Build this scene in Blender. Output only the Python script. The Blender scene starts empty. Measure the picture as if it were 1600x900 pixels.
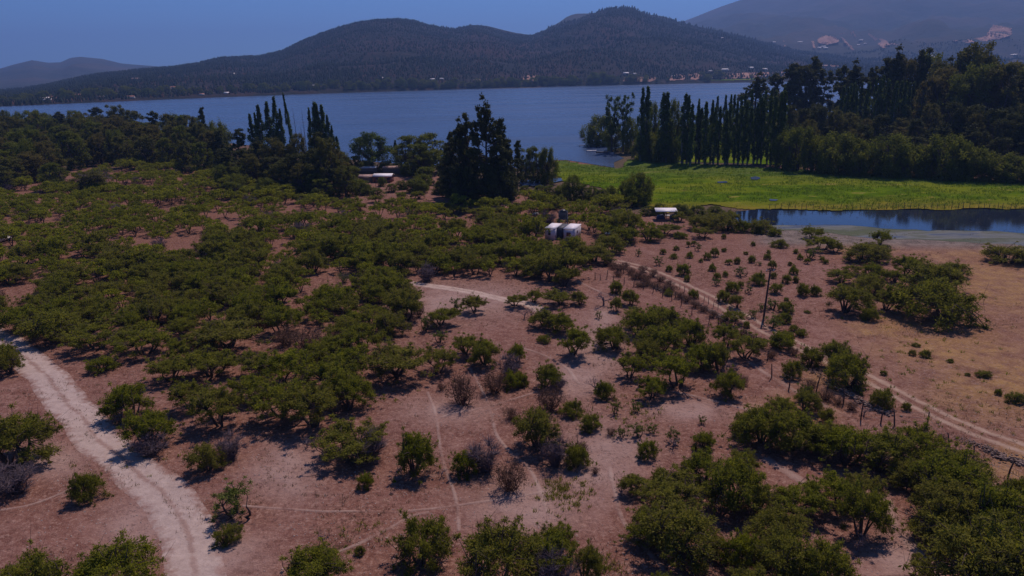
import bpy, math, random
import numpy as np
from mathutils import Vector, Matrix, geometry as mgeo

rnd = random.Random(7)
rng = np.random.default_rng(11)
R = math.radians
C = bpy.context.scene.collection
SC = bpy.context.scene

# ------------------------------------------------------------------ camera
CAM_H, FPX, PITCH, ROLL = 38.0, 1142.0, R(16.5), R(1.0)
F_ = np.array([0, math.cos(PITCH), -math.sin(PITCH)])
_R0 = np.array([1.0, 0, 0]); _U0 = np.array([0, math.sin(PITCH), math.cos(PITCH)])
R_ = _R0 * math.cos(ROLL) - _U0 * math.sin(ROLL)
U_ = _U0 * math.cos(ROLL) + _R0 * math.sin(ROLL)
CAM = np.array([0, 0, CAM_H])
cd = bpy.data.cameras.new('camera'); co = bpy.data.objects.new('camera', cd); C.objects.link(co)
co.matrix_world = Matrix(((R_[0], U_[0], -F_[0], 0), (R_[1], U_[1], -F_[1], 0), (R_[2], U_[2], -F_[2], CAM_H), (0, 0, 0, 1)))
cd.sensor_width = 36; cd.lens = 36 * FPX / 1600; cd.clip_start = 0.5; cd.clip_end = 60000
SC.camera = co

# ------------------------------------------------------------------ sky, sun, exposure
SUN_EL, SUN_AZ = 57.0, 27.0
W = bpy.data.worlds.new('World'); SC.world = W; W.use_nodes = True
nt = W.node_tree; nt.nodes.clear()
sky = nt.nodes.new('ShaderNodeTexSky'); sky.sky_type = 'NISHITA'; sky.sun_disc = False
sky.sun_elevation = R(SUN_EL); sky.sun_rotation = R(SUN_AZ)
sky.altitude = 400; sky.air_density = 0.75; sky.dust_density = 0.4; sky.ozone_density = 3.0
hs = nt.nodes.new('ShaderNodeMix'); hs.data_type = 'RGBA'; hs.blend_type = 'MULTIPLY'; hs.inputs[0].default_value = 1.0
hs.inputs[7].default_value = (0.72, 1.20, 1.95, 1)
bg = nt.nodes.new('ShaderNodeBackground'); bg.inputs[1].default_value = 0.066
ow = nt.nodes.new('ShaderNodeOutputWorld')
nt.links.new(sky.outputs[0], hs.inputs[6]); nt.links.new(hs.outputs[2], bg.inputs[0]); nt.links.new(bg.outputs[0], ow.inputs[0])
sl = bpy.data.lights.new('sun', 'SUN'); sl.energy = 5.0; sl.angle = R(0.55); sl.color = (1.0, 0.82, 0.74)
so = bpy.data.objects.new('sun', sl); C.objects.link(so)
sd = Vector((math.cos(R(SUN_EL)) * math.sin(R(SUN_AZ)), math.cos(R(SUN_EL)) * math.cos(R(SUN_AZ)), math.sin(R(SUN_EL))))
so.rotation_euler = sd.to_track_quat('Z', 'Y').to_euler(); so.location = (0, 0, 900)
SC.view_settings.view_transform = 'Standard'; SC.view_settings.look = 'None'
SC.view_settings.exposure = -0.42; SC.view_settings.gamma = 1
SC.render.engine = 'CYCLES'
SC.cycles.max_bounces = 5; SC.cycles.diffuse_bounces = 2; SC.cycles.glossy_bounces = 2
SC.cycles.transmission_bounces = 2; SC.cycles.transparent_max_bounces = 4; SC.cycles.volume_bounces = 0

# ------------------------------------------------------------------ numpy noise
def _hash(ix, iy, s):
    n = (ix.astype(np.int64) * 374761393 + iy.astype(np.int64) * 668265263 + s * 1274126177) & 0xffffffff
    n = ((n ^ (n >> 13)) * 1274126177) & 0xffffffff
    return ((n ^ (n >> 16)) & 0xffff) / 65535.0
def vnoise(x, y, s=0):
    x = np.asarray(x, float); y = np.asarray(y, float)
    ix = np.floor(x); iy = np.floor(y); fx = x - ix; fy = y - iy
    fx = fx * fx * (3 - 2 * fx); fy = fy * fy * (3 - 2 * fy)
    a = _hash(ix, iy, s); b = _hash(ix + 1, iy, s); c = _hash(ix, iy + 1, s); d = _hash(ix + 1, iy + 1, s)
    return (a + (b - a) * fx) * (1 - fy) + (c + (d - c) * fx) * fy
def fbm(x, y, o=4, s=0):
    t = 0; a = 0.5
    for k in range(o):
        t = t + a * vnoise(x, y, s + k * 17); x = np.asarray(x) * 2.03 + 5.1; y = np.asarray(y) * 2.03 + 1.7; a *= 0.5
    return t
def sstep(a, b, x): t = np.clip((np.asarray(x, float) - a) / (b - a), 0, 1); return t * t * (3 - 2 * t)

# ------------------------------------------------------------------ terrain functions
def ray(px, py):
    d = F_ * FPX + R_ * (px - 800) + U_ * (450 - py)
    return d / np.linalg.norm(d)
def flat(px, py, z=0.0):
    d = ray(px, py); t = (z - CAM_H) / d[2]
    return CAM + d * t
def proj(p):
    q = np.asarray(p, float) - CAM
    zc = q @ F_
    return np.stack([800 + FPX * (q @ R_) / zc, 450 - FPX * (q @ U_) / zc], -1)
def gh(x, y):
    x = np.asarray(x, float); y = np.asarray(y, float)
    m = 1 - sstep(95, 165, y)
    m = m * (1 - sstep(250, 400, np.hypot(x, y)))
    return m * ((fbm(x / 34, y / 34, 3, 3) - 0.42) * 2.0 + (fbm(x / 6, y / 6, 2, 9) - 0.37) * 0.22)
def gnd(px, py):
    p = flat(px, py)
    for _ in range(4): p = flat(px, py, float(gh(p[0], p[1])))
    return p
HILLS = []
class Hill:
    def __init__(s, name, sky_px, D0, D1, D0b=None, D1b=None, power=1.0, seed=1, rough=0.27):
        pts = []
        s.D0, s.D1 = D0, D1
        s.power, s.seed, s.rough, s.name = power, seed, rough, name
        for (px, py) in sky_px:
            d = ray(px, py); th = math.atan2(d[0], d[1]); f = d[2] / math.hypot(d[0], d[1])
            pts.append((th, f))
        pts.sort(); s.th = np.array([p[0] for p in pts]); s.f = np.array([p[1] for p in pts])
        s.D0f = (lambda th: np.interp(th, [s.th[0], s.th[-1]], [D0, D0b or D0]))
        s.D1f = (lambda th: np.interp(th, [s.th[0], s.th[-1]], [D1, D1b or D1]))
        HILLS.append(s)
    def h(s, th, r):
        D0 = s.D0f(th); D1 = s.D1f(th) * (1 + 0.10 * (vnoise(th * 9, 0 * th, s.seed) - .5))
        H = CAM_H + D1 * np.interp(th, s.th, s.f)
        H = np.maximum(H, 0)
        t = (r - D0) / (D1 - D0)
        up = np.clip(t, 0, 1) ** s.power
        up = up * (1 - 0.0) 
        back = np.clip(1 - (np.clip(t, 1, 3) - 1) * 1.1, -0.2, 1)
        x = r * np.sin(th); y = r * np.cos(th)
        n = (fbm(x / 620, y / 620, 4, s.seed + 40) - 0.47) * 2
        gul = -np.abs(fbm(x / 330, y / 500, 3, s.seed + 80) - 0.45) * 1.6 + 0.18
        env = np.clip(np.minimum(t * 3, (1.0 - t) * 2.2), 0, 1)
        hh = H * up * back + H * s.rough * env * (n + gul)
        return np.where(t < 0, -2.0, hh)
# skylines (photo px) -> directions; each range has its own distance and depth
M3 = Hill('distant_mountain', [(-330, 150), (-150, 122), (0, 107), (20, 101), (50, 94), (75, 98), (95, 97), (110, 90), (125, 88), (160, 92), (190, 99),
          (240, 103), (275, 107), (350, 118), (480, 126), (600, 130)], 4200, 6800, power=1.0, seed=5)
M2 = Hill('high_mountain', [(960, 108), (1000, 60), (1040, 38), (1070, 32), (1100, 20), (1130, 8), (1160, -2), (1200, -8), (1300, -25), (1500, -32), (1700, -20), (1950, 10), (2200, 60)],
          3000, 8200, power=1.5, seed=8)
M1b = Hill('rear_hill', [(700, 100), (800, 75), (850, 48), (870, 36), (885, 26), (900, 21), (940, 19), (1000, 20), (1040, 26), (1060, 34), (1120, 52), (1200, 90)], 3300, 4600, power=0.9, seed=14)
M1 = Hill('wooded_hill', [(-300, 175), (-100, 152), (0, 143), (40, 139), (75, 133), (110, 125), (150, 117), (190, 113), (225, 109), (270, 105), (310, 99), (345, 90),
          (405, 88), (440, 80), (470, 66), (500, 54), (530, 44), (560, 37), (590, 32), (620, 30), (645, 32), (665, 38), (710, 45), (735, 39), (755, 39), (785, 46),
          (810, 52), (832, 54), (850, 47), (875, 39), (905, 30), (930, 20), (950, 14), (975, 12), (990, 14), (1010, 22), (1040, 29), (1080, 39), (1130, 50),
          (1180, 62), (1215, 72), (1260, 82), (1330, 92), (1450, 99), (1600, 104)], 1215, 2700, 2330, 4300, power=0.8, seed=2)
# flat valley floor lies between the lake and the hills
def terr(x, y):
    th = np.arctan2(x, y); r = np.hypot(x, y)
    z = gh(x, y)
    for m in HILLS:
        z = np.maximum(z, np.where((th > m.th[0]) & (th < m.th[-1]), m.h(th, r), -2))
    return z
_RS = np.concatenate([np.linspace(60, 600, 300), np.geomspace(601, 15000, 1500)])
def hit(px, py):
    d = ray(px, py); hd = math.hypot(d[0], d[1])
    x = _RS * d[0] / hd; y = _RS * d[1] / hd; z = CAM_H + _RS * d[2] / hd
    g = terr(x, y); b = np.nonzero(z < g)[0]
    if len(b) == 0: return None
    i = b[0]; return np.array([x[i], y[i], g[i]])

# ------------------------------------------------------------------ mesh helpers
def prop(o, **k):
    for a, b in k.items():
        if b is not None: o[a] = b
    return o
def mesh(name, V, faces, mats=(), midx=None, cols=None, smooth=False):
    """faces: list of int arrays (n,3) or (n,4)"""
    V = np.asarray(V, np.float32)
    me = bpy.data.meshes.new(name)
    faces = [np.asarray(f, np.int32) for f in faces if len(f)]
    me.vertices.add(len(V)); me.vertices.foreach_set('co', V.ravel())
    loops = np.concatenate([f.ravel() for f in faces])
    sizes = np.concatenate([np.full(len(f), f.shape[1], np.int32) for f in faces])
    starts = np.concatenate([[0], np.cumsum(sizes)[:-1]]).astype(np.int32)
    me.loops.add(len(loops)); me.loops.foreach_set('vertex_index', loops)
    me.polygons.add(len(sizes)); me.polygons.foreach_set('loop_start', starts)
    me.polygons.foreach_set('loop_total', sizes)
    if midx is not None: me.polygons.foreach_set('material_index', np.asarray(midx, np.int32))
    if smooth: me.polygons.foreach_set('use_smooth', np.ones(len(sizes), bool))
    if cols is not None:
        for cn, arr in cols.items():
            arr = np.asarray(arr, np.float32)
            if arr.ndim == 1: arr = np.stack([arr] * 3, -1)
            a = me.color_attributes.new(cn, 'FLOAT_COLOR', 'POINT')
            a.data.foreach_set('color', np.concatenate([arr, np.ones((len(arr), 1))], 1).astype(np.float32).ravel())
    for m in mats: me.materials.append(m)
    me.update(calc_edges=True)
    return me
def obj(name, me, parent=None, loc=(0, 0, 0), rz=0.0, sc=None, **k):
    o = bpy.data.objects.new(name, me); C.objects.link(o)
    o.location = loc; o.rotation_euler = (0, 0, rz)
    if sc is not None: o.scale = sc
    if parent: o.parent = parent
    return prop(o, **k)
class MB:
    def __init__(s): s.V = []; s.Q = []; s.T = []; s.c = []; s.n = 0
    def add(s, V, Q=None, T=None, c=None):
        V = np.asarray(V, float).reshape(-1, 3)
        if Q is not None and len(Q): s.Q.append(np.asarray(Q) + s.n)
        if T is not None and len(T): s.T.append(np.asarray(T) + s.n)
        s.V.append(V); s.n += len(V)
        s.c.append(np.full(len(V), 0.5) if c is None else np.broadcast_to(np.asarray(c, float), (len(V),)))
    def box(s, c, d, rz=0, rx=0, bev=0):
        x, y, z = [k / 2 for k in d]
        V = np.array([[-x, -y, -z], [x, -y, -z], [x, y, -z], [-x, y, -z], [-x, -y, z], [x, -y, z], [x, y, z], [-x, y, z]])
        if rx: a = rx; V = V @ np.array([[1, 0, 0], [0, math.cos(a), math.sin(a)], [0, -math.sin(a), math.cos(a)]])
        a = rz; V = V @ np.array([[math.cos(a), math.sin(a), 0], [-math.sin(a), math.cos(a), 0], [0, 0, 1]])
        s.add(V + np.array(c), Q=[[0, 3, 2, 1], [4, 5, 6, 7], [0, 1, 5, 4], [1, 2, 6, 5], [2, 3, 7, 6], [3, 0, 4, 7]])
    def tube(s, pts, rad, k=5, c=None, cap=False):
        P = np.asarray(pts, float); n = len(P); rad = np.broadcast_to(np.asarray(rad, float), (n,))
        T = np.gradient(P, axis=0); T /= np.linalg.norm(T, axis=1)[:, None] + 1e-9
        up = np.array([0.31, 0.17, 0.93]); A = np.cross(T, up); A /= np.linalg.norm(A, axis=1)[:, None] + 1e-9; B = np.cross(T, A)
        an = np.arange(k) * 2 * math.pi / k
        V = P[:, None] + rad[:, None, None] * (np.cos(an)[None, :, None] * A[:, None] + np.sin(an)[None, :, None] * B[:, None])
        i = np.arange(n - 1)[:, None] * k; j = np.arange(k)[None]; j2 = (j + 1) % k
        Q = np.stack([i + j, i + j2, i + k + j2, i + k + j], -1).reshape(-1, 4)
        T_ = []
        if cap: T_ = [[(n - 1) * k, (n - 1) * k + a, (n - 1) * k + a + 1] for a in range(1, k - 1)]
        s.add(V, Q=Q, T=T_, c=c)
    def build(s, name, mats, smooth=False, attr='tint'):
        f = []
        if s.Q: f.append(np.concatenate(s.Q))
        if s.T: f.append(np.concatenate(s.T))
        return mesh(name, np.concatenate(s.V), f, mats, cols={attr: np.concatenate(s.c)}, smooth=smooth)

# ------------------------------------------------------------------ materials
def newmat(name):
    m = bpy.data.materials.new(name); m.use_nodes = True; m.node_tree.nodes.clear(); return m, m.node_tree
def N(t, k, **kw):
    n = t.nodes.new(k)
    for a, b in kw.items(): setattr(n, a, b)
    return n
def mixc(t, fac, a, b, mode='MIX'):
    n = N(t, 'ShaderNodeMix', data_type='RGBA', blend_type=mode)
    for i, v in ((0, fac), (6, a), (7, b)):
        if isinstance(v, (int, float)): n.inputs[i].default_value = v
        elif isinstance(v, tuple): n.inputs[i].default_value = (*v, 1) if len(v) == 3 else v
        else: t.links.new(v, n.inputs[i])
    return n.outputs[2]
def mth(t, op, a, b=0.0, clamp=False):
    n = N(t, 'ShaderNodeMath', operation=op, use_clamp=clamp)
    for i, v in ((0, a), (1, b)):
        if isinstance(v, (int, float)): n.inputs[i].default_value = v
        else: t.links.new(v, n.inputs[i])
    return n.outputs[0]
def ramp(t, v, stops):
    n = N(t, 'ShaderNodeValToRGB'); e = n.color_ramp.elements
    e[0].position, e[1].position = stops[0][0], stops[-1][0]
    e[0].color = (*stops[0][1], 1) if isinstance(stops[0][1], tuple) else (stops[0][1],) * 3 + (1,)
    e[1].color = (*stops[-1][1], 1) if isinstance(stops[-1][1], tuple) else (stops[-1][1],) * 3 + (1,)
    for p, c in stops[1:-1]:
        q = e.new(p); q.color = (*c, 1) if isinstance(c, tuple) else (c,) * 3 + (1,)
    t.links.new(v, n.inputs[0]); return n.outputs[0]
def noise(t, scale, detail=3, vec=None, rough=0.55):
    n = N(t, 'ShaderNodeTexNoise'); n.inputs['Scale'].default_value = scale; n.inputs['Detail'].default_value = detail
    n.inputs['Roughness'].default_value = rough
    if vec is not None: t.links.new(vec, n.inputs['Vector'])
    return n.outputs[0]
def pos(t): return N(t, 'ShaderNodeNewGeometry').outputs['Position']
def attr(t, name): return N(t, 'ShaderNodeAttribute', attribute_name=name)
def princ(t, col, rough=0.9, bump=None, bstr=0.3, bdist=0.1, spec=0.2, metal=0):
    b = N(t, 'ShaderNodeBsdfPrincipled')
    if isinstance(col, tuple): b.inputs['Base Color'].default_value = (*col, 1)
    else: t.links.new(col, b.inputs['Base Color'])
    if isinstance(rough, (int, float)): b.inputs['Roughness'].default_value = rough
    else: t.links.new(rough, b.inputs['Roughness'])
    b.inputs['Specular IOR Level'].default_value = spec; b.inputs['Metallic'].default_value = metal
    if bump is not None:
        n = N(t, 'ShaderNodeBump'); n.inputs['Strength'].default_value = bstr; n.inputs['Distance'].default_value = bdist
        t.links.new(bump, n.inputs['Height']); t.links.new(n.outputs[0], b.inputs['Normal'])
    return b.outputs[0]
def out(t, s): o = N(t, 'ShaderNodeOutputMaterial'); t.links.new(s, o.inputs[0])

def ground_colour(t):
    """dry earth: attribute 'zone' R = ochre grass, G = red soil with litter, B = grey lake mud ; 'pale' = trodden pale soil"""
    p = pos(t)
    n1 = noise(t, 0.045, 5, p); n2 = noise(t, 0.35, 5, p, 0.65); n3 = noise(t, 2.6, 4, p, 0.7); n4 = noise(t, 9.0, 2, p, 0.6)
    base = ramp(t, n1, [(0.3, (0.122, 0.056, 0.042)), (0.5, (0.165, 0.080, 0.061)), (0.72, (0.200, 0.104, 0.082))])
    base = mixc(t, ramp(t, n2, [(0.42, 0.0), (0.66, 0.75)]), base, (0.245, 0.142, 0.114))
    base = mixc(t, ramp(t, n2, [(0.30, 0.6), (0.42, 0.0)]), base, (0.095, 0.042, 0.032))
    n5 = noise(t, 0.9, 6, p, 0.75)
    base = mixc(t, ramp(t, n5, [(0.50, 0.0), (0.62, 0.55)]), base, (0.285, 0.185, 0.150))
    base = mixc(t, ramp(t, n5, [(0.34, 0.6), (0.46, 0.0)]), base, (0.105, 0.050, 0.038))
    z = attr(t, 'zone'); sp = N(t, 'ShaderNodeSeparateColor'); t.links.new(z.outputs['Color'], sp.inputs[0])
    och = mixc(t, ramp(t, n2, [(0.35, 0.0), (0.6, 1.0)]), (0.215, 0.128, 0.062), (0.310, 0.200, 0.078))
    f = mth(t, 'MULTIPLY', sp.outputs[0], ramp(t, n2, [(0.3, 0.35), (0.6, 1.0)]))
    base = mixc(t, f, base, och)
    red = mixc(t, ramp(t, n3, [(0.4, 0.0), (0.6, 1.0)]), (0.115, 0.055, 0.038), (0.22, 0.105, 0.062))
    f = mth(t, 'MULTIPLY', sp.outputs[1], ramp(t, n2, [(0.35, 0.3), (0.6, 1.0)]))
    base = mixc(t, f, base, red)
    mud = mixc(t, ramp(t, n2, [(0.4, 0.0), (0.6, 1.0)]), (0.095, 0.090, 0.080), (0.20, 0.185, 0.165))
    base = mixc(t, sp.outputs[2], base, mud)
    pa = attr(t, 'pale').outputs['Fac']
    base = mixc(t, mth(t, 'MULTIPLY', pa, ramp(t, n2, [(0.3, 0.4), (0.6, 1.0)])), base, (0.33, 0.245, 0.215))
    vg = mth(t, 'MULTIPLY', attr(t, 'veg').outputs['Fac'], ramp(t, n2, [(0.3, 0.55), (0.5, 1.0)]))
    base = mixc(t, vg, base, mixc(t, ramp(t, n1, [(0.4, 0.0), (0.6, 1.0)]), (0.030, 0.036, 0.014), (0.060, 0.056, 0.026)))
    # pale stone / straw flecks and dark litter flecks
    base = mixc(t, ramp(t, n3, [(0.54, 0.0), (0.64, 0.5)]), base, (0.37, 0.265, 0.215))
    base = mixc(t, ramp(t, n4, [(0.56, 0.0), (0.66, 0.45)]), base, (0.40, 0.30, 0.24))
    base = mixc(t, ramp(t, n3, [(0.32, 0.65), (0.43, 0.0)]), base, (0.060, 0.034, 0.027))
    base = mixc(t, 1.0, base, (0.94, 0.85, 0.84), 'MULTIPLY')
    return base, p, n2, n3, n4
def gbump(t, n2, n3, n4):
    a = mth(t, 'MULTIPLY', n2, 1.4); b = mth(t, 'MULTIPLY', n3, 0.35); c = mth(t, 'MULTIPLY', n4, 0.12)
    return mth(t, 'ADD', mth(t, 'ADD', a, b), c)
m_ground, t = newmat('dry_earth'); gc, p, n2, n3, n4 = ground_colour(t)
out(t, princ(t, gc, 0.95, gbump(t, n2, n3, n4), 0.75, 0.35, 0.1))
def road_material(name, col1, col2, edge=0.35, ruts=False, keep=1.0):
    m, t = newmat(name); gc, p, n2, n3, n4 = ground_colour(t)
    u = N(t, 'ShaderNodeUVMap', uv_map='UVMap'); s = N(t, 'ShaderNodeSeparateXYZ'); t.links.new(u.outputs[0], s.inputs[0])
    au = mth(t, 'ABSOLUTE', s.outputs[0])
    wob = mth(t, 'MULTIPLY', mth(t, 'SUBTRACT', noise(t, 0.9, 5, p, 0.7), 0.5), 1.5)
    e = mth(t, 'ADD', au, wob)
    mask = ramp(t, e, [(1 - edge - 0.12, 1.0), (0.93, 0.0)])
    c = mixc(t, ramp(t, noise(t, 0.8, 5, p, 0.7), [(0.35, 0.0), (0.65, 1.0)]), col1, col2)
    c = mixc(t, ramp(t, n3, [(0.52, 0.0), (0.70, 0.35)]), c, (0.25, 0.18, 0.155))
    if ruts:
        r = mth(t, 'ABSOLUTE', mth(t, 'SUBTRACT', au, 0.45))
        rm = ramp(t, mth(t, 'ADD', r, mth(t, 'MULTIPLY', wob, 0.28)), [(0.08, 1.0), (0.30, 0.0)]) if ruts == 2 else ramp(t, mth(t, 'ADD', au, mth(t, 'MULTIPLY', wob, 0.35)), [(0.02, 0.45), (0.14, 1.0)])
        mask = mth(t, 'MULTIPLY', mask, rm)
    if not ruts: mask = mth(t, 'MULTIPLY', mask, ramp(t, noise(t, 0.22, 4, p, 0.7), [(0.38, 0.15), (0.58, 1.0)]))
    mask = mth(t, 'MULTIPLY', mask, keep)
    c = mixc(t, mask, gc, c)
    out(t, princ(t, c, 0.95, gbump(t, n2, n3, n4), 0.6, 0.3, 0.1)); return m
m_road = road_material('pale_dirt_track', (0.36, 0.275, 0.245), (0.45, 0.355, 0.315), ruts=1)
m_rut = road_material('two_rut_track', (0.30, 0.20, 0.15), (0.40, 0.29, 0.22), ruts=2, keep=0.85)
m_path = road_material('trodden_path', (0.38, 0.29, 0.25), (0.46, 0.36, 0.31), edge=0.8, keep=0.45)

def leaf_material(name, cols, trans=0.28, var=0.35):
    """cols = dark, mid, light pigment"""
    m, t = newmat(name)
    tint = attr(t, 'tint').outputs['Fac']; oi = N(t, 'ShaderNodeObjectInfo').outputs['Random']
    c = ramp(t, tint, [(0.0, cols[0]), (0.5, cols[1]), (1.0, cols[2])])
    c = mixc(t, mth(t, 'MULTIPLY', oi, var), c, cols[3] if len(cols) > 3 else cols[0])
    a = princ(t, c, 0.75, spec=0.12)
    tr = N(t, 'ShaderNodeBsdfTranslucent'); t.links.new(c, tr.inputs[0])
    mx = N(t, 'ShaderNodeMixShader'); mx.inputs[0].default_value = trans
    t.links.new(a, mx.inputs[1]); t.links.new(tr.outputs[0], mx.inputs[2]); out(t, mx.outputs[0]); return m
def plain(name, col, rough=0.8, var=0.15, scale=2.0, spec=0.3, metal=0, bump=0.2):
    m, t = newmat(name); g = N(t, 'ShaderNodeTexCoord').outputs['Object']
    n = noise(t, scale, 5, g, 0.65)
    d = tuple(max(0, k * (1 - var * 1.6)) for k in col); l = tuple(min(1, k * (1 + var)) for k in col)
    out(t, princ(t, ramp(t, n, [(0.3, d), (0.7, l)]), rough, n, bump, 0.03, spec, metal)); return m
m_thorn = leaf_material('thorn_leaf', [(0.078, 0.094, 0.008), (0.165, 0.185, 0.012), (0.31, 0.315, 0.020), (0.195, 0.170, 0.038)], 0.5, 0.6)
m_shrub = leaf_material('shrub_leaf', [(0.070, 0.090, 0.014), (0.14, 0.17, 0.020), (0.18, 0.20, 0.04), (0.085, 0.11, 0.03)])
m_dryleaf = leaf_material('dry_leaf', [(0.09, 0.05, 0.035), (0.15, 0.085, 0.055), (0.21, 0.13, 0.08), (0.13, 0.085, 0.07)])
m_euc = leaf_material('eucalyptus_leaf', [(0.030, 0.038, 0.010), (0.060, 0.070, 0.016), (0.115, 0.122, 0.024), (0.08, 0.078, 0.02)], 0.3)
m_eucg = leaf_material('olive_leaf', [(0.050, 0.058, 0.012), (0.100, 0.108, 0.020), (0.180, 0.175, 0.030), (0.14, 0.105, 0.03)], 0.45, 0.6)
m_bleaf = leaf_material('broad_leaf', [(0.065, 0.082, 0.010), (0.130, 0.150, 0.016), (0.235, 0.235, 0.026), (0.07, 0.10, 0.02)], 0.5)
m_poplar = leaf_material('poplar_leaf', [(0.036, 0.058, 0.010), (0.078, 0.115, 0.015), (0.15, 0.20, 0.028), (0.07, 0.10, 0.018)], 0.38)
m_bark = plain('bark', (0.085, 0.062, 0.055), 0.9, 0.3, 3.0, 0.1)
m_greybark = plain('grey_twig', (0.155, 0.120, 0.135), 0.9, 0.25, 3.0, 0.1)
m_browntwig = plain('brown_twig', (0.150, 0.085, 0.060), 0.9, 0.3, 3.0, 0.1)
m_palebark = plain('pale_bark', (0.22, 0.19, 0.16), 0.9, 0.3, 1.0, 0.1)
m_post = plain('weathered_post', (0.085, 0.055, 0.050), 0.9, 0.25, 4.0, 0.1)
m_stone = plain('field_stone', (0.22, 0.155, 0.13), 0.9, 0.35, 1.5, 0.15, bump=0.5)
m_whitewall = plain('white_painted_panel', (0.62, 0.58, 0.62), 0.6, 0.08, 0.8)
m_whiteroof = plain('white_sheet_roof', (0.78, 0.74, 0.76), 0.5, 0.06, 1.2)
m_navy = plain('navy_panel', (0.035, 0.045, 0.095), 0.6, 0.15, 1.0)
m_darkgrey = plain('dark_grey_frame', (0.06, 0.065, 0.085), 0.6, 0.15, 1.0)
m_glass = plain('dark_window', (0.02, 0.025, 0.035), 0.15, 0.1, 1.0, 0.6)
m_grille = plain('red_grille', (0.25, 0.06, 0.055), 0.6, 0.15, 3.0)
m_tarp = plain('blue_tarpaulin', (0.03, 0.04, 0.10), 0.6, 0.2, 2.0)
m_dish = plain('white_enamel', (0.85, 0.85, 0.85), 0.35, 0.03, 1.0)
m_brick = plain('brick_wall', (0.25, 0.10, 0.075), 0.85, 0.2, 1.5)
m_cream = plain('cream_wall', (0.48, 0.42, 0.38), 0.8, 0.1, 0.6)
m_redroof = plain('clay_tile_roof', (0.30, 0.13, 0.09), 0.85, 0.2, 0.8)
m_rust = plain('rusty_sheet', (0.33, 0.21, 0.18), 0.7, 0.3, 0.9)
m_wood = plain('grey_plank', (0.20, 0.17, 0.15), 0.8, 0.2, 2.0)

# water
def water(name, rough, bump_s, scale, col):
    m, t = newmat(name); p = pos(t)
    mp = N(t, 'ShaderNodeMapping'); mp.inputs['Scale'].default_value = (1, 2.2, 1); t.links.new(p, mp.inputs[0])
    n = noise(t, scale, 4, mp.outputs[0], 0.6); n2 = noise(t, 0.006, 3, mp.outputs[0], 0.5)
    c = mixc(t, ramp(t, n2, [(0.35, 0.0), (0.65, 1.0)]), col, tuple(k * 1.25 for k in col))
    b = N(t, 'ShaderNodeBsdfPrincipled'); t.links.new(c, b.inputs['Base Color'])
    sm = N(t, 'ShaderNodeMapping'); sm.inputs['Scale'].default_value = (0.25, 1.6, 1); sm.inputs['Rotation'].default_value = (0, 0, 0.12); t.links.new(p, sm.inputs[0])
    rr_ = ramp(t, noise(t, 0.010, 5, sm.outputs[0], 0.6), [(0.35, rough * 0.75), (0.65, rough * 1.35)]); t.links.new(rr_, b.inputs['Roughness']); b.inputs['IOR'].default_value = 1.33; b.inputs['Specular IOR Level'].default_value = 0.5
    bu = N(t, 'ShaderNodeBump'); bu.inputs['Strength'].default_value = bump_s; bu.inputs['Distance'].default_value = 0.25
    t.links.new(n, bu.inputs['Height']); t.links.new(bu.outputs[0], b.inputs['Normal']); out(t, b.outputs[0]); return m
m_lake = water('lake_water', 0.24, 0.55, 0.9, (0.035, 0.060, 0.125))
m_pond = water('pond_water', 0.01, 0.012, 1.2, (0.012, 0.018, 0.035))
# marsh
m_marsh, t = newmat('marsh_green'); p = pos(t)
mp = N(t, 'ShaderNodeMapping'); mp.inputs['Scale'].default_value = (0.45, 1.0, 1); t.links.new(p, mp.inputs[0]); q = mp.outputs[0]
a1 = noise(t, 0.035, 5, q, 0.6); a2 = noise(t, 0.22, 5, q, 0.7); a3 = noise(t, 1.3, 4, q, 0.7)
c = mixc(t, ramp(t, a2, [(0.35, 0.0), (0.62, 1.0)]), (0.045, 0.088, 0.005), (0.105, 0.165, 0.008))
c = mixc(t, ramp(t, a1, [(0.46, 0.0), (0.60, 0.8)]), c, (0.17, 0.19, 0.016))
c = mixc(t, ramp(t, a2, [(0.60, 0.0), (0.66, 0.8)]), c, (0.26, 0.20, 0.06))
c = mixc(t, ramp(t, a2, [(0.27, 0.9), (0.33, 0.0)]), c, (0.03, 0.045, 0.02))
c = mixc(t, ramp(t, a3, [(0.30, 0.7), (0.42, 0.0)]), c, (0.025, 0.055, 0.008))
z = attr(t, 'zone'); sp = N(t, 'ShaderNodeSeparateColor'); t.links.new(z.outputs['Color'], sp.inputs[0])
c = mixc(t, mth(t, 'MULTIPLY', sp.outputs[0], ramp(t, a2, [(0.3, 0.3), (0.6, 1.0)])), c, (0.22, 0.165, 0.03))
c = mixc(t, mth(t, 'MULTIPLY', sp.outputs[2], ramp(t, a2, [(0.4, 0.2), (0.6, 1.0)])), c, (0.085, 0.11, 0.05))
out(t, princ(t, c, 1.0, mth(t, 'ADD', a3, mth(t, 'MULTIPLY', a2, 2.0)), 0.8, 0.5, 0.0))
# algae / shallow band
m_algae, t = newmat('shallow_algae'); p = pos(t)
mp = N(t, 'ShaderNodeMapping'); mp.inputs['Scale'].default_value = (0.3, 1.0, 1); t.links.new(p, mp.inputs[0]); q = mp.outputs[0]
a1 = noise(t, 0.12, 5, q, 0.65); a2 = noise(t, 0.9, 5, q, 0.7)
c = mixc(t, ramp(t, a1, [(0.38, 0.0), (0.6, 1.0)]), (0.035, 0.042, 0.055), (0.055, 0.070, 0.028))
c = mixc(t, ramp(t, a2, [(0.5, 0.0), (0.65, 0.6)]), c, (0.11, 0.105, 0.095))
out(t, princ(t, c, ramp(t, a1, [(0.4, 0.35), (0.55, 0.9)]), a2, 0.3, 0.1, 0.3))
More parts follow.
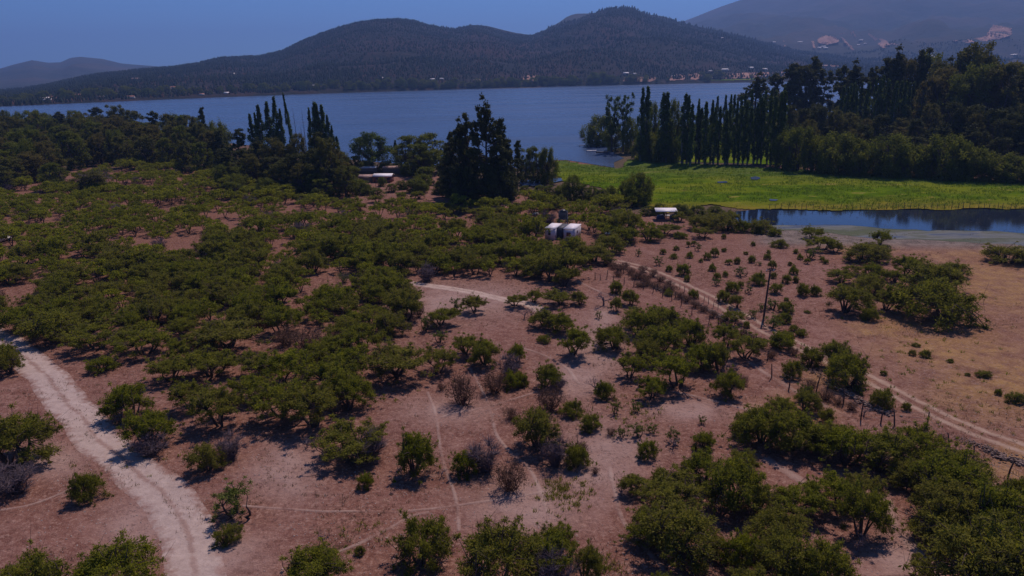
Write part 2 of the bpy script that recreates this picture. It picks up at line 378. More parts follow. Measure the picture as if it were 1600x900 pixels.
# hill ground
def hill_mat(name, cols, sc=0.004):
    m, t = newmat(name); p = pos(t)
    n1 = noise(t, sc, 6, p, 0.62); n2 = noise(t, sc * 9, 5, p, 0.7)
    c = ramp(t, n1, [(0.36, cols[0]), (0.5, cols[1]), (0.62, cols[2])])
    c = mixc(t, ramp(t, n2, [(0.5, 0.0), (0.62, 0.7)]), c, cols[3])
    c = mixc(t, ramp(t, n2, [(0.30, 0.8), (0.44, 0.0)]), c, cols[0])
    out(t, princ(t, c, 0.95, n2, 1.0, 12.0, 0.05)); return m
m_hill = hill_mat('wooded_slope', [(0.010, 0.013, 0.010), (0.018, 0.018, 0.014), (0.042, 0.024, 0.020), (0.045, 0.030, 0.024)])
m_hill2 = hill_mat('scrub_slope', [(0.020, 0.026, 0.022), (0.034, 0.036, 0.030), (0.055, 0.045, 0.038), (0.048, 0.044, 0.036)], 0.0016)
m_cleared = plain('cleared_earth', (0.30, 0.17, 0.13), 0.95, 0.25, 0.02, 0.1)
m_forest, t = newmat('pine_foliage'); tint = attr(t, 'tint').outputs['Fac']
c = ramp(t, tint, [(0.0, (0.008, 0.014, 0.008)), (0.45, (0.016, 0.024, 0.012)), (0.7, (0.034, 0.038, 0.016)), (0.8, (0.07, 0.034, 0.025)), (1.0, (0.13, 0.072, 0.052))])
out(t, princ(t, c, 0.9, spec=0.05))

# ------------------------------------------------------------------ setting: ground sheet
def poly_mask(px, py, poly):
    inside = np.zeros(np.shape(px), bool); n = len(poly)
    for i in range(n):
        x1, y1 = poly[i]; x2, y2 = poly[(i + 1) % n]
        if y1 == y2: continue
        c = ((y1 > py) != (y2 > py)) & (px < (x2 - x1) * (py - y1) / (y2 - y1) + x1)
        inside ^= c
    return inside
DENSE = [(-60, 540), (-60, 300), (60, 272), (110, 285), (200, 262), (300, 262), (400, 300), (540, 322), (690, 330), (820, 322), (850, 300), (900, 318), (1000, 322), (1020, 350),
         (1010, 372), (960, 400), (905, 425), (880, 452), (800, 468), (740, 452), (650, 445), (650, 470), (625, 520), (560, 535), (590, 560), (565, 610), (450, 640), (420, 600), (300, 585),
         (240, 545), (110, 545), (0, 520)]
CLEAR = [[(258, 372), (315, 368), (325, 385), (315, 430), (290, 408), (258, 405)], [(325, 342), (372, 340), (400, 352), (398, 372), (340, 372)], [(100, 248), (135, 250), (135, 272), (108, 278)],
         [(168, 268), (222, 268), (222, 283), (170, 286)], [(430, 322), (500, 330), (495, 352), (440, 355)], [(560, 310), (625, 312), (620, 345), (560, 342)],
         [(665, 345), (720, 340), (765, 348), (755, 372), (690, 372)], [(432, 378), (468, 380), (462, 402), (432, 405)], [(95, 408), (158, 410), (150, 428), (92, 426)],
         [(610, 280), (700, 300), (690, 318), (600, 305)], [(505, 405), (545, 410), (540, 425), (505, 425)], [(40, 285), (75, 280), (75, 300), (40, 300)],
         [(835, 365), (940, 365), (945, 395), (830, 395)], [(846, 360), (912, 360), (912, 404), (846, 404)], [(790, 290), (870, 290), (870, 318), (790, 318)], [(985, 325), (1030, 325), (1060, 345), (1055, 362), (1000, 355)],
         [(100, 448), (150, 450), (150, 462), (105, 462)], [(460, 465), (500, 468), (495, 485), (455, 482)], [(860, 300), (960, 295), (965, 318), (870, 318)],
         [(20, 300), (50, 305), (45, 320), (20, 318)], [(395, 440), (425, 445), (420, 460), (392, 455)], [(640, 440), (880, 455), (830, 485), (640, 480)],
         [(225, 470), (262, 472), (258, 486), (225, 484)], [(700, 395), (735, 398), (730, 410), (700, 408)]]
OCHRE = [(1560, 440, 110, 50), (1500, 540, 120, 45), (1580, 600, 120, 60), (1390, 510, 60, 20), (1300, 590, 50, 20), (1450, 470, 60, 30), (1340, 385, 60, 14), (1590, 720, 60, 30), (1240, 650, 60, 30), (1520, 400, 90, 12)]
PALE = [(935, 545, 45, 50), (905, 590, 40, 30), (930, 720, 55, 60), (940, 500, 20, 25), (90, 720, 45, 25), (450, 740, 50, 40), (960, 700, 60, 30), (700, 640, 60, 20), (215, 820, 50, 40), (1070, 640, 60, 15), (1400, 870, 50, 30), (720, 470, 110, 25), (830, 790, 80, 40), (350, 870, 60, 40)]
VEG = [(-100, 300), (-100, 190), (300, 215), (560, 236), (870, 250), (1000, 300), (1110, 315), (1190, 322), (1185, 350), (1100, 345), (1000, 335), (870, 305), (800, 300), (700, 275), (560, 272), (420, 270), (250, 262), (90, 262)]
VEGV = {}
def zones(x, y, z):
    p = proj(np.stack([x, y, z], -1)); px, py = p[:, 0], p[:, 1]
    front = y > 25
    def blob(L, ns):
        v = np.zeros(len(x))
        for (cx, cy, wx, wy) in L:
            v = np.maximum(v, np.exp(-((px - cx) / wx) ** 2 - ((py - cy) / wy) ** 2))
        return np.clip(v * 1.3 * (0.5 + ns), 0, 1)
    ns = fbm(x / 9, y / 9, 3, 21)
    och = blob(OCHRE, ns) * front
    pale = blob(PALE, ns) * front
    dens = poly_mask(px, py, DENSE).astype(float) * 0.8
    litter = sstep(0.50, 0.62, fbm(x / 14, y / 14, 3, 55)) * 0.5
    red = np.maximum(dens, litter) * front * (px < 1250)
    far = sstep(330, 700, y)
    mud = sstep(318, 335, py) * (1 - sstep(376, 392, py - (px - 1250) * 0.012)) * sstep(1150, 1215, px) * (y > 0)
    red = np.where(y > 330, 0.35, red)
    veg = poly_mask(px + (ns - .45) * 60, py + (ns - .45) * 14, VEG) * 0.85
    veg = np.where(y > 700, 0.9, veg) * front
    veg = np.maximum(veg, front * poly_mask(px, py, [(925, 262), (1240, 258), (1700, 275), (1700, 110), (1180, 110), (1180, 190), (960, 205), (925, 225)]))
    VEGV[len(x)] = veg
    return np.stack([och, red, mud], -1), pale
def axis(lo, hi, step, far):
    a = list(np.arange(lo, hi + 1e-6, step)); s = step
    b = []; v = hi
    while v < far: s *= 1.35; v += s; b.append(v)
    c_ = []; v = lo; s = step
    while v > -far: s *= 1.35; v -= s; c_.append(v)
    return np.array(c_[::-1] + a + b)
gx = axis(-170, 200, 1.0, 22000); gy = axis(20, 260, 1.0, 22000)
gx_, gy_ = gx, gy
X, Y = np.meshgrid(gx, gy); Z = gh(X, Y); nx, ny = len(gx), len(gy)
V = np.stack([X.ravel(), Y.ravel(), Z.ravel()], -1)
i = (np.arange(ny - 1)[:, None] * nx + np.arange(nx - 1)[None]).ravel()
zc, pa = zones(V[:, 0], V[:, 1], V[:, 2])
obj('ground', mesh('ground', V, [np.stack([i, i + 1, i + nx + 1, i + nx], -1)], [m_ground], cols={'zone': zc, 'pale': pa, 'veg': VEGV[len(zc)]}, smooth=True), kind='structure')

def px_poly_world(poly, z, jit=0.0, seed=0, sub=1):
    """photo outline -> outline on the ground plane, edges subdivided and roughened"""
    P = [flat(*p, z)[:2] for p in poly]; o = []
    r = random.Random(seed)
    for a, b in zip(P, P[1:] + P[:1]):
        n = max(1, int(np.linalg.norm(b - a) / sub))
        for k in range(n):
            q = a + (b - a) * k / n
            if k and jit:
                m = (fbm(q[0] / 9, q[1] / 9, 4, seed) - .47) * 2; m2 = (fbm(q[0] / 9, q[1] / 9, 4, seed + 7) - .47) * 2
                q = q + jit * np.array([m, m2])
            o.append((q[0], q[1]))
    return o
def sheet(name, outline, z, mat, zone=None, **k):
    v = [Vector((x, y, z)) for x, y in outline]
    tri = mgeo.tessellate_polygon([v])
    V = np.array([(p.x, p.y, p.z) for p in v])
    cols = {'zone': np.tile(zone if zone else (0, 0, 0), (len(V), 1)), 'pale': np.zeros(len(V))}
    me = mesh(name, V, [np.array(tri)], [mat], cols=cols)
    if sum(p.normal.z for p in me.polygons) < 0: me.flip_normals()
    return obj(name, me, **k)
def grid_sheet(name, poly, z, mat, step, zonef=None, bumps=0.0, bs=3.0, **k):
    """closed area as a fine grid with real unevenness"""
    P = np.array(poly); x0, y0 = P.min(0); x1, y1 = P.max(0)
    gx = np.arange(x0, x1 + step, step); gy = np.arange(y0, y1 + step, step)
    X, Y = np.meshgrid(gx, gy); ins = poly_mask(X, Y, poly)
    nx = len(gx); i = (np.arange(len(gy) - 1)[:, None] * nx + np.arange(nx - 1)[None])
    q = ins[:-1, :-1] & ins[1:, :-1] & ins[:-1, 1:] & ins[1:, 1:]
    i = i[q]; Q = np.stack([i, i + 1, i + nx + 1, i + nx], -1)
    Zz = z + bumps * (fbm(X / bs, Y / bs, 3, 4) - .2)
    V = np.stack([X.ravel(), Y.ravel(), Zz.ravel()], -1)
    used = np.unique(Q); mp_ = np.zeros(len(V), int); mp_[used] = np.arange(len(used))
    V = V[used]; Q = mp_[Q]
    zn = zonef(V) if zonef else np.zeros((len(V), 3))
    return obj(name, mesh(name, V, [Q], [mat], cols={'zone': zn, 'pale': np.zeros(len(V))}, smooth=True), **k)

LAKE = [(-260, 178), (-100, 169), (0, 163), (60, 160), (130, 156), (190, 153), (300, 149), (400, 146), (500, 141.5), (560, 140.5), (625, 139), (700, 139), (760, 138.5), (835, 137), (880, 134.5), (940, 132.5),
        (1000, 129.5), (1060, 128), (1160, 125.5), (1300, 124.5), (1440, 124), (1520, 126), (1500, 150), (1400, 172), (1300, 184), (1200, 190), (1130, 193), (1060, 197), (1020, 208), (985, 222), (955, 235), (975, 247),
        (960, 262), (935, 258), (905, 253), (885, 250), (870, 250), (850, 262), (820, 268), (800, 260), (760, 262), (700, 262), (650, 258), (600, 254), (540, 248), (480, 240), (400, 228), (330, 222), (250, 208), (150, 198), (0, 194), (-260, 196)]
sheet('lake', px_poly_world(LAKE, 0.10, 6, 3, 12), 0.10, m_lake, kind='structure')
MARSH = [(866, 251), (885, 251), (905, 254), (935, 259), (962, 263), (980, 249), (1010, 250), (1060, 253), (1120, 258), (1240, 264), (1420, 274), (1650, 286), (1900, 294), (1900, 325), (1600, 326.5), (1400, 328), (1200, 328), (1150, 326),
         (1110, 320), (1075, 328), (1040, 334), (1005, 326), (960, 305), (920, 290), (880, 284), (862, 270)]
def marsh_zone(V):
    p = proj(V); r = sstep(306, 325, p[:, 1] + (fbm(V[:, 0] / 12, V[:, 1] / 12, 3, 6) - .5) * 18) * 0.9
    g = 1 - sstep(262, 290, p[:, 1] - (p[:, 0] - 1200) * 0.03)
    return np.stack([r, 0 * r, g * 0.7], -1)
mo = px_poly_world(MARSH, 0.2, 3.5, 5, 2)
grid_sheet('marsh_meadow', mo, 0.16, m_marsh, 0.8, marsh_zone, 0.35, 5.0, kind='structure')
PAST = [(990, 250), (1060, 252), (1240, 258), (1250, 240), (1225, 215), (1215, 196), (1130, 194), (1060, 200), (1010, 215)]
sheet('pasture', px_poly_world(PAST, 0.15, 2, 9, 4), 0.14, m_marsh, kind='structure')
POND = [(1128, 338), (1150, 330), (1200, 325.5), (1300, 325), (1400, 325), (1600, 324), (1900, 322), (1900, 384), (1620, 366), (1540, 361), (1450, 361), (1400, 358), (1330, 352), (1290, 351), (1240, 352), (1205, 352), (1160, 348)]
sheet('pond', px_poly_world(POND, 0.06, 2.0, 12, 2), 0.06, m_pond, kind='structure')
ALG = [(1195, 351), (1240, 350), (1290, 350), (1330, 351), (1400, 357), (1450, 360), (1540, 360), (1620, 365), (1900, 383), (1900, 410), (1700, 392), (1600, 384), (1530, 380), (1470, 376), (1400, 374), (1340, 370), (1270, 362), (1215, 360)]
sheet('muddy_shallows', px_poly_world(ALG, 0.03, 2.5, 15, 2), 0.035, m_algae, kind='structure')
for poly, nm in (([(1172, 277), (1180, 275.5), (1188, 278), (1182, 281), (1173, 280)], 'marsh_pool'), ([(1120, 284), (1134, 283), (1136, 285.5), (1122, 286)], 'marsh_pool'),
                 ([(812, 283), (836, 280), (845, 284), (850, 290), (826, 290), (816, 290)], 'marsh_pool'), ([(862, 279), (876, 278), (880, 282), (866, 285)], 'marsh_pool'), ([(1202, 311), (1216, 312), (1212, 314), (1203, 313.5)], 'marsh_pool')):
    sheet(nm, px_poly_world(poly, 0.35, 0.8, 31, 1.5), 0.40, m_lake, kind='structure')

# ------------------------------------------------------------------ roads, tracks, paths
def strip(name, pts, width, mat, lift=0.035, seg=0.8, across=6, wvar=0.12, seed=0):
    P = np.array([gnd(*p)[:2] for p in pts]);
    # catmull-rom resample
    Q = []
    PP = np.vstack([2 * P[0] - P[1], P, 2 * P[-1] - P[-2]])
    for k in range(1, len(PP) - 2):
        a, b, c_, d = PP[k - 1], PP[k], PP[k + 1], PP[k + 2]; n = max(2, int(np.linalg.norm(c_ - b) / seg))
        for j in range(n):
            u = j / n; Q.append(0.5 * ((2 * b) + (-a + c_) * u + (2 * a - 5 * b + 4 * c_ - d) * u * u + (-a + 3 * b - 3 * c_ + d) * u ** 3))
    Q.append(P[-1]); Q = np.array(Q)
    Q = Q + ((np.stack([fbm(Q[:, 0] / 5, Q[:, 1] / 5, 2, seed + 3), fbm(Q[:, 0] / 5, Q[:, 1] / 5, 2, seed + 8)], -1)) - .37) * min(0.9, width * 0.5)
    T = np.gradient(Q, axis=0); T /= np.linalg.norm(T, axis=1)[:, None]; Nn = np.stack([-T[:, 1], T[:, 0]], -1)
    w = width / 2 * (1 + wvar * 2 * (fbm(Q[:, 0] / 7, Q[:, 1] / 7, 2, seed) - .37))
    us = np.linspace(-1, 1, across + 1)
    V2 = Q[:, None] + Nn[:, None] * (us[None, :, None] * w[:, None, None])
    z = gh(V2[..., 0], V2[..., 1]) + np.where(np.abs(us) > 0.99, -0.06, lift)[None]
    V = np.concatenate([V2, z[..., None]], -1).reshape(-1, 3); k = across + 1
    ii = (np.arange(len(Q) - 1)[:, None] * k + np.arange(across)[None]).ravel()
    F = np.stack([ii, ii + k, ii + k + 1, ii + 1], -1)
    zc, pa = zones(V[:, 0], V[:, 1], V[:, 2])
    me = mesh(name, V, [F], [mat], cols={'zone': zc, 'pale': pa, 'veg': VEGV[len(zc)]}, smooth=True)
    uv = me.uv_layers.new(name='UVMap'); U = np.tile(us, len(Q)); Vv = np.repeat(np.arange(len(Q)) * seg, k)
    li = np.zeros(len(me.loops), np.int32); me.loops.foreach_get('vertex_index', li)
    uv.data.foreach_set('uv', np.stack([U[li], Vv[li]], -1).astype(np.float32).ravel())
    if sum(p.normal.z for p in me.polygons[:20]) < 0: me.flip_normals()
    return obj(name, me, kind='structure')
strip('dirt_road', [(-60, 505), (-20, 522), (20, 545), (55, 572), (85, 603), (115, 640), (150, 680), (195, 722), (240, 762), (272, 795), (292, 835), (302, 880), (306, 940), (300, 1010)], 5.4, m_road, across=8)
strip('farm_track', [(948, 406), (985, 414), (1015, 423), (1050, 437), (1095, 458), (1135, 480), (1175, 503), (1215, 524), (1260, 546), (1310, 570), (1355, 592), (1400, 615), (1450, 641), (1510, 668), (1570, 690), (1640, 716), (1740, 752)], 4.2, m_rut, across=8, seed=4)
strip('earth_path', [(640, 442), (690, 449), (740, 457), (780, 466), (822, 474), (850, 490)], 3.2, road_material('worn_earth_path', (0.40, 0.30, 0.25), (0.50, 0.39, 0.33), edge=0.4, ruts=1, keep=0.9), 0.03, seed=6)
PATHS = [([(735, 575), (748, 600), (760, 625), (768, 650), (776, 680), (800, 710), (822, 725), (838, 750), (848, 780), (856, 800)], .7), ([(668, 612), (678, 635), (684, 665), (689, 700), (695, 730), (708, 765), (716, 800), (718, 830)], .6),
         ([(676, 656), (710, 646), (740, 640), (775, 632), (815, 620), (840, 612)], .6), ([(380, 790), (440, 795), (520, 799), (620, 799), (700, 792), (750, 784), (800, 777), (850, 768)], .6), ([(520, 865), (560, 850), (600, 830), (640, 808), (670, 800)], .6),
         ([(952, 730), (960, 770), (968, 805), (985, 832), (1010, 858), (1035, 885), (1055, 920)], .7), ([(1050, 612), (1090, 620), (1130, 630), (1170, 640)], .9), ([(1170, 565), (1200, 585), (1240, 609), (1285, 632), (1330, 653)], 1.2),
         ([(1480, 715), (1530, 745), (1580, 775), (1640, 805)], 1.4), ([(1195, 715), (1230, 735), (1262, 757)], 1.8), ([(1375, 770), (1395, 810), (1425, 850), (1460, 890), (1490, 930)], 2.2), ([(0, 797), (50, 788), (105, 766), (130, 745)], .6),
         ([(900, 438), (925, 450), (950, 462)], 1.0), ([(805, 540), (850, 555), (885, 575), (905, 600)], .8), ([(560, 470), (620, 490)], .6)]
for k, (pp, w) in enumerate(PATHS): strip('footpath', pp, w, m_path, 0.03 + 0.003 * (k % 5), 0.6, 4, seed=20 + k)

# ------------------------------------------------------------------ hills
for m, mat in ((M3, m_hill2), (M2, m_hill2), (M1b, m_hill2), (M1, m_hill)):
    nt_ = 340 if m is M1 else 200; nr = 90 if m is M1 else 60
    th = np.linspace(m.th[0], m.th[-1], nt_); tt = np.linspace(-0.002, 1.9, nr)
    TH, TT = np.meshgrid(th, tt); RR = m.D0f(TH) + TT * (m.D1f(TH) - m.D0f(TH))
    Z = m.h(TH, RR); Z[0] = -2; Z[-1] = -2; Z[:, 0] = -2; Z[:, -1] = -2
    V = np.stack([RR * np.sin(TH), RR * np.cos(TH), Z], -1).reshape(-1, 3)
    i = (np.arange(nr - 1)[:, None] * nt_ + np.arange(nt_ - 1)[None]).ravel()
    me = mesh(m.name, V, [np.stack([i, i + 1, i + nt_ + 1, i + nt_], -1)], [mat], smooth=True)
    obj(m.name, me, kind='structure')
def patch(name, poly, mat, lift, step=1.5, **k):
    P = np.array(poly, float); x0, y0 = P.min(0); x1, y1 = P.max(0)
    gx = np.arange(x0, x1 + step, step); gy = np.arange(y0, y1 + step * .5, step * .5)
    idx = {}; V = []; Q = []
    X, Y = np.meshgrid(gx, gy); J = X + (fbm(X / 4, Y / 2, 2, 3) - .37) * 5; ins = poly_mask(J, Y, poly)
    for a in range(len(gy)):
        for b in range(len(gx)):
            if ins[a, b]:
                h_ = hit(gx[b], gy[a])
                if h_ is not None: idx[a, b] = len(V); V.append(h_ + np.array([0, 0, lift]))
    for (a, b) in idx:
        q = [(a, b), (a + 1, b), (a + 1, b + 1), (a, b + 1)]
        if all(s in idx for s in q):
            qq = [idx[s] for s in q]; p = np.array([V[s] for s in qq])
            if np.ptp(np.hypot(p[:, 0], p[:, 1])) < 900: Q.append(qq)
    if not Q: return None
    me = mesh(name, np.array(V), [np.array(Q)], [mat], smooth=True)
    if sum(p.normal.z for p in me.polygons) < 0: me.flip_normals()
    return obj(name, me, **k)
for pl in ([(1276, 62), (1290, 57), (1308, 60), (1312, 67), (1292, 72), (1278, 69)], [(1364, 60), (1385, 64), (1392, 72), (1378, 75), (1366, 68)], [(1536, 62), (1552, 40), (1582, 46), (1582, 56), (1568, 62), (1545, 66)],
           [(1480, 66), (1495, 62), (1500, 66)], [(1390, 68), (1418, 73), (1412, 76), (1392, 73)], [(1500, 66), (1540, 58), (1545, 66), (1510, 70)]):
    patch('cleared_slope', pl, m_cleared, 4, 1.5, kind='structure')
for pl in ([(1312, 59), (1316, 59), (1336, 80), (1331, 81)], [(1355, 55), (1360, 55), (1385, 77), (1378, 77)], [(1311, 54), (1332, 53), (1332, 56), (1311, 56)], [(1267, 66), (1271, 66), (1275, 78), (1271, 79)],
           [(1223, 66), (1227, 66), (1227, 77), (1223, 77)], [(1331, 51), (1335, 52), (1338, 60), (1334, 60)]):
    patch('hillside_road', pl, m_cleared, 5, 0.8, kind='structure')
for pl, mm in (([(972, 129), (975, 121), (1022, 120), (1028, 124), (1018, 128.5)], m_cleared), ([(1042, 120), (1060, 116), (1072, 119), (1068, 126), (1045, 127)], m_cleared), ([(1076, 117), (1095, 113), (1098, 120), (1088, 126), (1078, 125)], m_cleared),
               ([(1120, 124), (1120, 117), (1160, 114), (1230, 112), (1230, 120), (1160, 123)], m_cleared), ([(812, 124), (825, 117), (842, 118), (842, 127), (820, 129)], m_cleared), ([(620, 130), (626, 129), (634, 137), (626, 138)], m_cleared),
               ([(535, 140), (546, 135), (556, 134), (556, 139)], m_marsh), ([(1060, 128), (1120, 125), (1160, 123.5), (1200, 122.5), (1200, 124.5), (1160, 126)], m_marsh)):
    P = [(x, y) for x, y in pl]
    patch('field' if mm is m_cleared else 'lawn', P, mm, 0.8, 1.5, kind='structure')

# far conifer woods: far more than 300, joined
def cone_forest(name, pts, h, tint, seed, sides=5):
    n = len(pts); r_ = np.random.default_rng(seed)
    rad = h * r_.uniform(0.20, 0.34, n)
    an = np.arange(sides) * 2 * np.pi / sides
    j = r_.uniform(0.7, 1.3, (n, sides)); a = an[None] + r_.uniform(0, 6, (n, 1))
    base = np.stack([pts[:, 0:1] + rad[:, None] * j * np.cos(a), pts[:, 1:2] + rad[:, None] * j * np.sin(a), pts[:, 2:3] + h[:, None] * r_.uniform(0.05, 0.35, (n, sides))], -1)
    j2 = r_.uniform(0.35, 0.8, (n, sides))
    mid = np.stack([pts[:, 0:1] + rad[:, None] * j2 * np.cos(a + .5), pts[:, 1:2] + rad[:, None] * j2 * np.sin(a + .5), pts[:, 2:3] + h[:, None] * r_.uniform(0.5, 0.8, (n, sides))], -1)
    tip = pts + np.stack([rad * 0, rad * 0, h], -1)
    V = np.concatenate([base, mid, tip[:, None]], 1).reshape(-1, 3); k = 2 * sides + 1
    s = np.arange(sides); s2 = (s + 1) % sides
    Q = (np.arange(n)[:, None, None] * k + np.stack([s, s2, sides + s2, sides + s], -1)[None]).reshape(-1, 4)
    T = (np.arange(n)[:, None, None] * k + np.stack([sides + s, sides + s2, np.full(sides, 2 * sides)], -1)[None]).reshape(-1, 3)
    me = mesh(name, V, [Q, T], [m_forest], cols={'tint': np.repeat(tint, k)})
    return obj(name, me, kind='stuff')
def hill_points(m, n, t0, t1, seed):
    r_ = np.random.default_rng(seed)
    th = r_.uniform(max(m.th[0], -0.75), min(m.th[-1], 0.75), n); tt = r_.uniform(t0, t1, n)
    rr = m.D0f(th) + tt * (m.D1f(th) - m.D0f(th)); x = rr * np.sin(th); y = rr * np.cos(th)
    return x, y, terr(x, y), th, tt
x, y, z, th, tt = hill_points(M1, 62000, 0.02, 1.03, 4)
dn = fbm(x / 90, y / 90, 4, 60); red = fbm(x / 260, y / 260, 4, 90)
redz = (red > 0.465) & (rng.random(len(x)) < 0.6) & (tt < 0.6)
keep = (dn + rng.random(len(x)) * 0.35 > np.where(redz, 0.62, 0.44))
tint = np.where(redz, rng.uniform(0.55, 1.0, len(x)), rng.uniform(0.0, 0.62, len(x)))
h_ = rng.uniform(6, 11.5, len(x)) * np.where(redz, 0.7, 1)
cone_forest('pine_forest', np.stack([x, y, z - 1], -1)[keep], h_[keep], tint[keep], 5, 4)
# dark belt of trees across the valley floor, right
n = 5200; th = rng.uniform(0.05, 0.72, n); rr = 2500 + 1500 * rng.random(n) ** 0.8
x = rr * np.sin(th); y = rr * np.cos(th); kk = fbm(x / 160, y / 160, 3, 33) > np.where(rr < 2900, .52, .42)
cone_forest('valley_wood', np.stack([x, y, terr(x, y) - .5], -1)[kk], rng.uniform(8, 20, n)[kk], rng.uniform(0, .5, n)[kk], 8)

# ------------------------------------------------------------------ foliage builder
def leaves(centers, radii, per, size, seed, elong=2.2, shell=0.55, out_bias=0.6, col=None, droop=0.0, quad=True):
    """many small leaf faces spread through ellipsoidal clumps; returns V, faces, tint"""
    r_ = np.random.default_rng(seed); Cn = np.asarray(centers, float); Rd = np.asarray(radii, float)
    if np.ndim(per): k = np.asarray(per, int)
    else: k = np.full(len(Cn), per, int)
    idx = np.repeat(np.arange(len(Cn)), k); n = len(idx)
    d = r_.normal(size=(n, 3)); d /= np.linalg.norm(d, axis=1)[:, None]
    rad = shell + (1 - shell) * r_.random(n) ** 0.8; rad *= r_.random(n) ** 0.25
    lump = 1 + 0.25 * np.sin(d[:, 0] * 5 + idx * 1.7) * np.cos(d[:, 1] * 4.3 + idx)
    P = Cn[idx] + d * rad[:, None] * Rd[idx] * lump[:, None]
    P[:, 2] -= droop * r_.random(n) * Rd[idx][:, 2]
    ax = d * out_bias + r_.normal(size=(n, 3)) * (1 - out_bias) + np.array([0, 0, -droop]); ax /= np.linalg.norm(ax, axis=1)[:, None]
    nr = r_.normal(size=(n, 3)) * 0.8 + d + np.array([0, 0, 0.6]); sd_ = np.cross(ax, nr); sd_ /= np.linalg.norm(sd_, axis=1)[:, None] + 1e-9
    L = size * r_.uniform(0.6, 1.5, n)[:, None]; Wd = L / elong
    if quad:
        V = np.stack([P - ax * L * .5, P + sd_ * Wd * .5, P + ax * L * .5, P - sd_ * Wd * .5], 1).reshape(-1, 3)
        Fc = np.arange(n * 4).reshape(-1, 4); m = 4
    else:
        V = np.stack([P - ax * L * .5 + sd_ * Wd * .5, P + ax * L * .55, P - ax * L * .5 - sd_ * Wd * .5], 1).reshape(-1, 3)
        Fc = np.arange(n * 3).reshape(-1, 3); m = 3
    ct = (r_.random(len(Cn)) - .5) * 0.5 if col is None else col
    tint = np.clip(0.5 + ct[idx] + (r_.random(n) - .5) * 0.5, 0, 1)
    return V, Fc, np.repeat(tint, m)
def crown_mesh(name, mat, parts):
    V = []; F = []; T = []; n = 0
    for v, f, t_ in parts: V.append(v); F.append(f + n); T.append(t_); n += len(v)
    fs = {}
    for f in F: fs.setdefault(f.shape[1], []).append(f)
    return mesh(name, np.concatenate(V), [np.concatenate(q) for q in fs.values()], [mat], cols={'tint': np.concatenate(T)})

